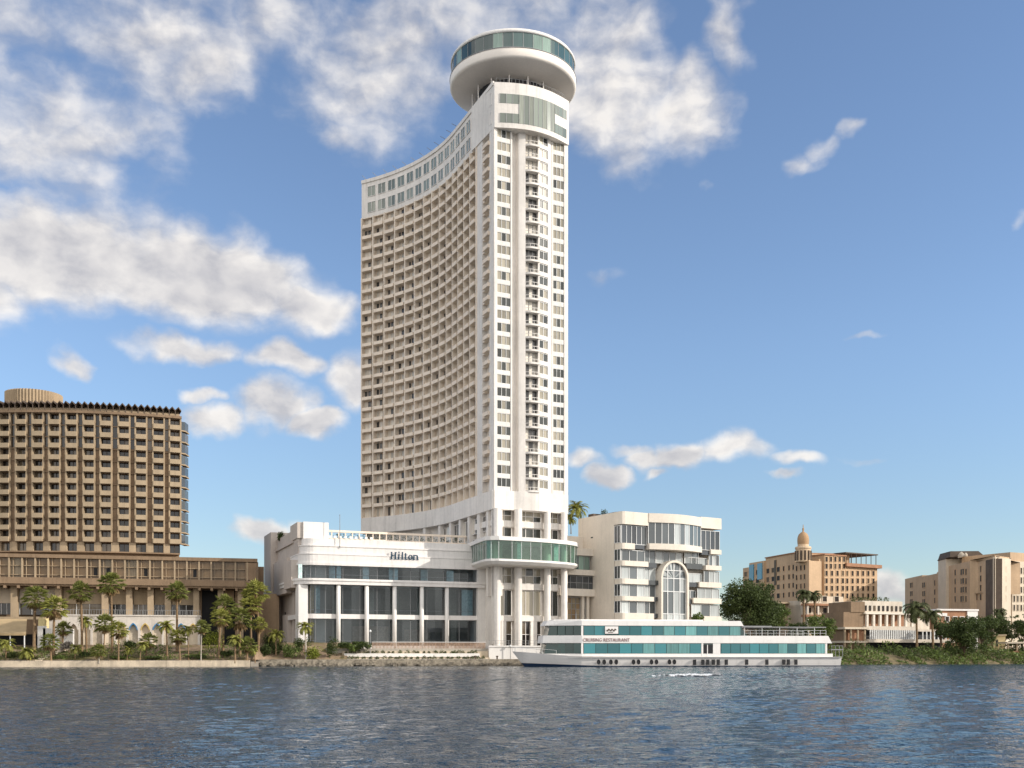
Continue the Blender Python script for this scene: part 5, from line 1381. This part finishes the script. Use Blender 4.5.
    b = MB(); b.box(None, X(996, D4), X(998, D4), D4-.05, D4+.02, Z(646, D4), Z(640, D4)); b.build('opening', M['dark'], T6)
    D5 = 256
    T7 = thing('brick_landing', 'reddish brick landing hut on the water at the right picture edge', 'hut', (X(1024, D5), D5+2, .5))
    b = MB(); b.box(None, X(1011, D5), X(1060, D5), D5-1, D5+4, -.3, Z(651, D5)); b.build('base_wall', M['brick'], T7)
    b = MB(); b.box(None, X(1006, D5), X(1060, D5), D5-.5, D5+5, Z(643.5, D5), Z(641.8, D5)); b.build('roof', M['stone3l'], T7)
    for p_ in (1008, 1017, 1026): b = MB(); b.box(None, X(p_, D5)-.2, X(p_, D5)+.2, D5-.2, D5+.2, 1, Z(643.4, D5)); b.build('pillar', M['tanlight'], T7)
    # plain wall closing the garden between the large tree and the villas
    b = MB(); b.box(None, X(722, 300), X(810, 300), 300, 300.5, 2, Z(632, 300)); tag(b.build('boundary_wall', M['tanlight']), 'long tan boundary wall behind the ship stern and the large tree', 'wall')
restaurant()

# ------------------------------------------------------------------ vegetation
def trunk_mesh(h, r0, r1, bend, mtl, seed, rings=7, skirt=0):
    rr = random.Random(seed); mb = MB(); n = 8; bx, by = math.cos(seed)*bend, math.sin(seed*1.7)*bend
    for i in range(rings+1):
        f = i/rings; r = (r0*1.35 if i == 0 else r0+(r1-r0)*f)*(1+.06*(i % 2))
        for k in range(n):
            a = 2*math.pi*k/n; mb.v.append((bx*f*f+r*math.cos(a), by*f*f+r*math.sin(a), h*f-(.5 if i == 0 else 0)))
    for i in range(rings):
        for k in range(n): j = (k+1) % n; mb.f.append((i*n+k, i*n+j, (i+1)*n+j, (i+1)*n+k)); mb.m.append(0)
    return mb.mesh('palm_trunk', mtl, True), (bx, by)
def fan_crown(r, n, seed, mats):
    """fan palm head: petioles ending in pleated fans, a skirt of dead leaves underneath"""
    rr = random.Random(seed); mb = MB()
    for i in range(n):
        f = i/n; el = rad(86-160*f+rr.uniform(-12, 12)); az = i*2.4+rr.uniform(-.3, .3)
        dead = el < rad(-38); mb.cur = 1 if dead else 0
        d = Vector((math.cos(az)*math.cos(el), math.sin(az)*math.cos(el), math.sin(el)))
        L = r*rr.uniform(.42, .58)*(.7 if dead else 1)
        side = d.cross(Vector((0, 0, 1)));  side = side.normalized() if side.length > .05 else Vector((1, 0, 0))
        up = side.cross(d).normalized()
        b0 = Vector((0, 0, 0)); p = d*L+Vector((0, 0, -.05*L))
        w = .035*r/2; mb.poly([b0-side*w, b0+side*w, p+side*w*.6, p-side*w*.6])
        blades = 9; fr = r*rr.uniform(.42, .6)*(.8 if dead else 1)
        for k in range(blades):
            t = (k/(blades-1)-.5)*(2.3 if not dead else 1.2); t2 = t+.12; t1 = t-.12
            def q(tt, rad_): return p+(d*math.cos(tt)+side*math.sin(tt))*rad_+Vector((0, 0, -.16*rad_*abs(math.sin(tt))-.10*rad_*(rad_/fr)))
            tip = q(t, fr*rr.uniform(.85, 1.1))+Vector((0, 0, -.12*fr))
            m1 = q(t1, fr*.55)+up*.03*r; m2 = q(t2, fr*.55)-up*.03*r
            mb.poly([p, m1, tip, m2])
    return mb.mesh('palm_crown', mats)
def feather_crown(r, n, seed, m, droop=1.0):
    rr = random.Random(seed); mb = MB()
    for i in range(n):
        f = i/n; el = rad(72-95*f+rr.uniform(-10, 10)); az = i*2.4+rr.uniform(-.3, .3)
        h = Vector((math.cos(az), math.sin(az), 0)); side = Vector((-h.y, h.x, 0)); pts = []; x = 0; z = 0; e = el; L = r*rr.uniform(.85, 1.1); S = 8
        for k in range(S+1):
            pts.append(h*x+Vector((0, 0, z))); x += math.cos(e)*L/S; z += math.sin(e)*L/S; e -= rad(12*droop+k*2.2*droop)
        for k in range(S):
            p, q = pts[k], pts[k+1]; w = .025*r*(1-k/S)+.006*r; mb.poly([p-side*w, p+side*w, q+side*w*.8, q-side*w*.8])
            if k < 1: continue
            for u in (.0, .34, .67):
                c = p+(q-p)*u; ll = r*.30*math.sin(math.pi*min(.98, (k+u)/S*.85+.15)); fw = (q-p).normalized()
                for sg in (-1, 1):
                    d = (side*sg*.85+fw*.55+Vector((0, 0, -.30+rr.uniform(-.15, .2)))).normalized()
                    mb.poly([c-fw*.028*r, c+fw*.028*r, c+d*ll])
    return mb.mesh('palm_crown', m)
fan = [fan_crown(1, 58, s, [M['palmleaf'], M['deadfrond']]) for s in (1, 2, 3)]
fanb = [fan_crown(1, 56, s, [M['palmleaf2'], M['deadfrond']]) for s in (5, 6)]
feath = [feather_crown(1, 34, s, M['dateleaf']) for s in (1, 2)]
feathb = [feather_crown(1, 28, s, M['palmleaf2'], .8) for s in (4, 5)]
def palm(px, ycrown, ybase, D, rpx, kind, label, tr=.22, bend=.5, seed=0, cat='palm tree', group='palms of the garden on the left bank', z0=None, pale=False):
    x = X(px, D); zb = Z(ybase, D) if z0 is None else z0; zc = Z(ycrown, D); h = max(zc-zb, .3); r = rpx*1.14*D/F
    T = thing('palm_tree', label, cat, (x, D, zb), group)
    me, (bx, by) = trunk_mesh(h, tr, tr*.75, bend, M['palegrass'] if pale else M['trunk'], seed)
    o = link('trunk', me, T, local=True)
    me = {'fan': fan, 'fanb': fanb, 'date': feath, 'feather': feathb}[kind]; me = me[seed % len(me)]
    c = link('crown', me, T, (bx, by, h), seed*1.3, (r, r, r), local=True)
    return T
def gd(px, D):                     # ground height of the left garden
    x = X(px, D); y0 = shore_at(x)+.9; y1 = wing_y(x)-2.5; v = min(max((D-y0)/(y1-y0), 0), 1); return 1.25+3.0*min(1, v*1.35)**.8-.1
left = [  # px, crown y, depth, crown px, kind, trunk r, label
    (34, 598, 206, 13.5, 'fan', .30, 'tall thick fan palm in front of the tan awning'),
    (53.5, 608, 203, 14, 'fanb', .28, 'broad sunlit fan palm at the steps beside the awning'),
    (82, 592.5, 207, 12, 'fan', .27, 'tall fan palm with a brown skirt before the plain arcade end'),
    (112, 584, 208, 13, 'fan', .22, 'tallest fan palm, thin dark trunk, before the pointed arches'),
    (86.5, 621, 208.5, 10, 'feather', .22, 'short drooping palm leaning against the tall one with brown skirt'),
    (104, 624, 204, 11, 'fan', .14, 'slim dark palm just left of the tallest thin-trunked palm'),
    (118.5, 630, 200, 10, 'fanb', .15, 'young light green palm right of the tallest thin-trunked palm'),
    (62.5, 629, 209, 8.5, 'fan', .22, 'short dark fan palm before the white low garden wall'),
    (6, 644, 199, 11, 'feather', .16, 'low yellowish palm clump at the left picture edge'),
    (51, 642, 198.6, 9.5, 'fan', .2, 'low twin-stemmed looking palm at the foot of the steps'),
    (28, 652, 198, 11, 'feather', .16, 'trunkless bushy palm spreading over the quay below the awning'),
    (99, 651, 199, 8, 'fan', .1, 'little palm with pale thin stem near the quay under the slim dark palm'),
    (140, 645, 200.5, 8, 'feather', .1, 'little thin palm on the quay below the blue arch'),
    (146, 641, 203, 9, 'fan', .13, 'bushy little palm below the ochre arch'),
    (177, 592, 211, 11.5, 'fan', .26, 'tall fan palm at the right part of the pointed arches'),
    (167, 626, 206, 11, 'feather', .17, 'feathery medium palm leaning left of the tall arch palm'),
    (180, 637, 202, 9, 'fanb', .15, 'low bright palm under the tall arch palm'),
    (188.5, 630, 203, 9, 'feather', .12, 'slender slanting palm right of the tall arch palm'),
    (201, 627, 202, 8, 'fan', .1, 'young palm with thin pale stem at the right end of the arches'),
    (223, 606, 210, 12.5, 'fan', .25, 'dark tall fan palm before the deep dark opening'),
    (219, 618, 205, 10.5, 'fanb', .22, 'lighter fan palm just below the dark tall one'),
    (240, 619, 208, 13, 'fan', .25, 'wide fan palm before the pillars of the wing'),
    (259, 593, 214, 13.5, 'fanb', .28, 'tall bright fan palm beside the white podium corner'),
    (251, 606, 212, 11.5, 'fanb', .24, 'bright fan palm half overlapping the tall one by the podium'),
    (258.5, 625, 209, 8.5, 'fanb', .2, 'small bright palm under the tall one by the podium'),
    (235, 640, 203, 10, 'feather', .2, 'spiky low palm below the wide fan palm'),
    (247, 645, 204, 9, 'fan', .2, 'low dark palm between the spiky palm and the quay'),
    (276, 635, 210.5, 11, 'feather', .17, 'dark drooping palm in the shade of the podium flank'),
    (306, 627, 210.3, 11, 'feather', .15, 'pale-stemmed palm in front of the rounded glass corner'),
    (255, 650, 205, 7, 'feather', .1, 'tiny palm on the quay right of the low dark palm'),
    (75, 648, 200.5, 8, 'feather', .12, 'small feathery palm left of the brown-skirted palm foot'),
    (127, 650, 201, 7, 'feather', .1, 'tiny palm on the quay left of the blue-arch palm'),
]
for i, (px, yc, D, rp, kind, tr, lab) in enumerate(left):
    x = X(px, D)
    zb = gd(px, D) if px < 262 else 1.3+max(0, (D-shore_at(x)-1))*.4
    palm(px, yc, 0, D, rp, kind, lab, tr, R.uniform(.1, .7), i, z0=zb, pale=(px in (201, 306, 99)))
# roof palms
TOPD = 252
palm(580.5, 510, 0, TOPD, 14, 'feather', 'windswept feathery palm on the roof between tower and annex', .12, 1.0, 3, group='roof palms', z0=Z(536, TOPD), cat='palm tree')
palm(571, 518, 0, 253, 9, 'feather', 'smaller yellowish palm on the roof close to the tower edge', .1, .3, 4, group='roof palms', z0=Z(532, 253))
# date palms on the right bank
for px, yc, D, rp, z0, lab, sd_ in ((803.5, 594, 288, 11, 3.5, 'thick-headed date palm before the pink villa', 1), (815, 595, 290, 9.5, 3.5, 'slimmer date palm right beside the thick-headed one', 2), (917, 609, 258, 17, 3.2, 'large dusty date palm before the white restaurant', 3), (933, 615, 260, 13, 3.2, 'smaller date palm right of the large dusty one', 4), (1000, 612, 275, 9, 3.5, 'distant date palm above the yellow kiosk', 5)):
    palm(px, yc, 0, D, rp, 'date', lab, .3, .4, sd_, group='date palms on the right bank', z0=z0)

def tree(px, D, y_top, y_bot, hwpx, zb, label, m, seed, n=5200, leaf=.42, name='tree', group='broadleaf trees on the right bank', lobes=9):
    rr = random.Random(seed); x = X(px, D); s = D/F; zt, zc0 = Z(y_top, D), Z(y_bot, D); H = zt-zc0; Wd = hwpx*s
    T = thing(name, label, 'tree', (x, D, zb), group)
    tb = MB(); cz = zc0+H*.35-zb
    tb.tube((0, 0, -.4), (0, 0, max(cz*.8, .6)), .36, .24, 8)
    for i in range(6):
        a = i*1.1+rr.uniform(0, .5); tb.tube((0, 0, max(cz*.5, .3)), (math.cos(a)*Wd*.55, math.sin(a)*Wd*.5, cz+H*.25*rr.uniform(.3, 1.1)), .16, .04, 6)
    tb.build('trunk', M['bark'], T).matrix_parent_inverse = Matrix.Identity(4)
    mb = MB(); cl = []
    for i in range(lobes):
        a = rr.uniform(0, 6.28); q = rr.uniform(.2, .68); cl.append((Vector((math.cos(a)*Wd*q, math.sin(a)*Wd*q*.8, zc0-zb+H*rr.uniform(.25, .80))), Wd*rr.uniform(.30, .48)))
    cl.append((Vector((0, 0, zc0-zb+H*.58)), Wd*.62))
    for i in range(lobes*3):
        a = rr.uniform(0, 6.28); q = rr.uniform(.5, .93); f = rr.uniform(.12, .92); k = math.sqrt(max(.15, 1-(2*f-.9)**2*.85)); cl.append((Vector((math.cos(a)*Wd*q*k, math.sin(a)*Wd*q*k, zc0-zb+H*f)), Wd*rr.uniform(.10, .2)))
    tot = sum(r*r for _, r in cl)
    for c, r in cl:
        for i in range(int(n*r*r/tot)):
            v = Vector((rr.gauss(0, 1), rr.gauss(0, 1), rr.gauss(0, 1))).normalized()*r*(rr.random()**.35)*rr.uniform(.85, 1.12); v.z *= .8
            leaf_quad(mb, c+v, leaf, rr, .5)
    mb.build('crown', m, T).matrix_parent_inverse = Matrix.Identity(4)
    return T
tree(751, 262, 580, 632, 35, 3.2, 'large dense dark tree rising behind the ship beside the annex', M['leafdark'], 31, 22000, .5, lobes=18)
tree(778, 264, 603, 634, 13, 3.2, 'smaller mid green tree at the right flank of the large dense one', M['leafmid'], 32, 3000, .42)
tree(820, 256, 614, 640, 17, 3.0, 'bushy bright green tree behind the ship stern', M['leafmid'], 33, 4200, .42)
tree(798, 258, 622, 640, 12, 3.0, 'low dark bushy tree behind the open ship deck', M['leafdark'], 43, 2500, .42)
tree(697, 232, 610, 632, 8, 3.5, 'small bright tree at the foot of the arched window', M['leafmid'], 44, 1500, .36)
tree(964, 249, 615, 658, 24, 1.6, 'big round dark tree on the bank right of the restaurant', M['leafdark'], 34, 11000, .44, lobes=14)
tree(982, 262, 612, 645, 17, 3.0, 'tall dark tree behind the big round one', M['leafdark'], 35, 5000, .44)
tree(1003, 268, 613, 650, 16, 3.2, 'dark tree above the yellow kiosk', M['leafdark'], 36, 4000, .46)
tree(1022, 264, 612, 648, 16, 3.2, 'dark tree touching the right picture edge', M['leafdark'], 37, 4500, .46)
tree(941, 268, 618, 640, 9, 3.2, 'small dark tree between the smaller date palm and the brick house', M['leafdark'], 38, 1800, .42)
tree(760, 300, 612, 640, 22, 3.5, 'dim tree mass low behind the large dense tree', M['leafdark'], 39, 2500, .55)
tree(850, 300, 604, 632, 10, 3.5, 'slim dark tree between pink villa and brown block', M['leafmid'], 40, 1600, .45)
tree(881, 340, 600, 622, 9, 3.5, 'distant tree behind the restaurant roof', M['leafdark'], 41, 1200, .5)

def shrub(px, D, ytop, hwpx, zb, label, m, seed, n=900, leaf=.3, group='garden shrubs', cat='shrub'):
    rr = random.Random(seed); x = X(px, D); Wd = hwpx*D/F; H = max(Z(ytop, D)-zb, .4); mb = MB(); cl = [(Vector((rr.uniform(-.6, .6)*Wd, rr.uniform(-.5, .5)*Wd*.7, H*rr.uniform(.25, .6))), rr.uniform(.3, .5)) for _ in range(7)]
    for c, r in cl:
        for i in range(n//7):
            v = Vector((rr.gauss(0, 1), rr.gauss(0, 1), rr.gauss(0, 1))).normalized()*(rr.random()**.4); v = Vector((v.x*Wd*r*1.1, v.y*Wd*r*.9, v.z*H*r)); p = c+v; p.z = max(p.z, 0); leaf_quad(mb, p, leaf, rr, .6)
    o = mb.build('shrub', m, None, loc=(x, D, zb)); tag(o, label, cat, group); return o
SH = [(213, 208, 628, 12, 3.6, 'bright lime hedge bush before the deep dark opening', 'leafbright'), (316, 210.3, 645, 12, 1.5, 'bright lime shrub below the rounded glass corner', 'leafbright'),
      (293, 210.2, 642, 12, 1.4, 'dark green shrub left of the lime shrub on the quay', 'leafmid'), (280, 211.5, 640, 10, 2.2, 'dark shrub behind the quay at the podium flank', 'leafdark'), (301, 213, 634, 11, 2.6, 'tall dark shrub under the rounded glass corner', 'leafdark'),
      (331, 211.8, 637, 8, 1.8, 'dark shrub at the left end of the white planters', 'leafdark'), (270, 213, 631, 9, 3.0, 'shadowed shrub by the podium flank wall', 'leafdark'), (345, 214, 641, 9, 3.6, 'dark shrub row before the first glazed bay', 'leafdark'), (363, 213.6, 641, 9, 3.4, 'dark spreading shrub left of the timber terrace fence', 'leafdark'), (352, 213.2, 642.5, 8, 3.0, 'dark shrub above the upper white planter tier', 'leafmid'), (357, 214.5, 641.5, 8, 4.2, 'dark shrub before the second podium column', 'leafdark'),
      (152, 202, 656, 12, 1.6, 'low dark green shrub on the quay below the arches', 'leafdark'), (118, 202, 656, 14, 1.6, 'wide low green shrub on the quay left of the arches', 'leafmid'), (60, 200.5, 655, 8, 1.4, 'low shrub just right of the garden steps', 'leafmid'), (86, 203, 652, 9, 2, 'low dark shrub between steps and tallest palm', 'leafdark'), (196, 204, 655, 11, 1.6, 'low dark shrub on the quay at the arches right end', 'leafdark'),
      (226, 206, 650, 10, 2, 'dusky shrub at the foot of the dark tall fan palm', 'leafdark'), (14, 200, 650, 12, 1.5, 'olive shrub on the quay below the awning', 'leafolive'), (240, 212, 637, 9, 3.4, 'dark shrub between the wing pillars', 'leafdark'), (265, 210, 643, 7, 2, 'deep green shrub beside the podium foot', 'leafdark'), (131, 212, 640, 7, 3.6, 'dark shrub pressed against the arcade wall', 'leafdark'), (66, 207.5, 640, 8, 3, 'flowering grey shrub before the white low wall', 'flower')]
for i, (px, D, yt, hw, zb, lab, m) in enumerate(SH): shrub(px, D, yt, hw, zb, lab, M[m], 100+i, 1100)
rr = random.Random(77)
# roof bushes by the podium flank
shrub(280, 246, 531, 5.5, Z(541, 246), 'dark bush on the podium flank roof', M['leafdark'], 150, 700, group='roof bushes')
shrub(604.5, 246, 508.5, 4.5, Z(517.5, 246), 'scraggy dark bush on the annex flank roof', M['leafdark'], 151, 260, group='roof bushes')

# scrub and grass that cover the banks
def scatter(name, x0, x1, df, n, leaf, m, hf, seed):
    rr = random.Random(seed); mb = MB()
    for i in range(n):
        x = rr.uniform(x0, x1); y, z, h = df(x, rr); leaf_quad(mb, Vector((x, y, z+rr.random()*h)), leaf*rr.uniform(.6, 1.3), rr, .3)
    o = mb.build(name, m); o['kind'] = 'stuff'; return o
def right_d(x, rr):
    v = rr.random()**1.2*.62; y = shore_at(x)-4.0+v*28; z = -.3+3.7*min(1, v*1.6)**.75
    c = .30+.75*math.sin(x*.55+v*4)*math.sin(x*.23+1.3-v*3)+.45*math.sin(x*1.3+v*9); return y, (z-.1 if c > .08 else z-.7), max(.2, 2.2*c*(1-.3*v))
tag(scatter('bank_scrub', 60, 140, right_d, 16000, .6, M['leafmid'], None, 5), 'olive scrub covering the right river bank', 'scrub')
tag(scatter('bank_undergrowth', 60, 140, lambda x, r_: (lambda t: (t[0]+1.0, t[1], t[2]*1.25))(right_d(x+7.3, r_)), 12000, .5, M['leafdark'], None, 6), 'dark green undergrowth on the right river bank', 'undergrowth')
def left_d(x, rr):
    v = rr.random(); y0 = shore_at(x)+1.1; y1 = wing_y(x)-3; 
    c = max(0, math.sin(x*.42+.6)*math.sin(x*.17)+.35); v *= .35+.4*c; return y0+(y1-y0)*v, 1.25+3.0*min(1, v*1.35)**.8-.05, .15+.9*c
tag(scatter('garden_grass', -120, -50, left_d, 9000, .32, M['leafmid'], None, 8), 'patchy green ground cover in the left palm garden', 'ground cover')

# white flecks scattered in a streak on the water
def white_streak():
    m = bpy.data.materials.new('white_flecks'); m.use_nodes = True; t = NT(m.node_tree); b = t.n['Principled BSDF']
    P = t.node('ShaderNodeNewGeometry').outputs['Position']; b.inputs['Base Color'].default_value = (.85, .85, .84, 1); b.inputs['Roughness'].default_value = .5
    mb = MB(); rr = random.Random(2); D = 126.0
    for i in range(900):
        f = rr.gauss(0, .30); x = X(693, D)+f*4.4; y = D+f*2.5+rr.gauss(0, 2.6)*(1-min(abs(f), .9)); r = rr.uniform(.06, .24); h = rr.uniform(.04, .12)
        n = 7; rot = rr.random()*6; mb.poly([(x+r*1.6*math.cos(rot+k*6.283/n)*rr.uniform(.7, 1.2), y+r*math.sin(rot+k*6.283/n)*rr.uniform(.7, 1.2), h+.06*math.sin(k)) for k in range(n)])
    o = mb.build('streak_flecks', m); o['kind'] = 'stuff'; tag(o, 'bright white streak of foam on the river before the ship', 'foam')
white_streak()
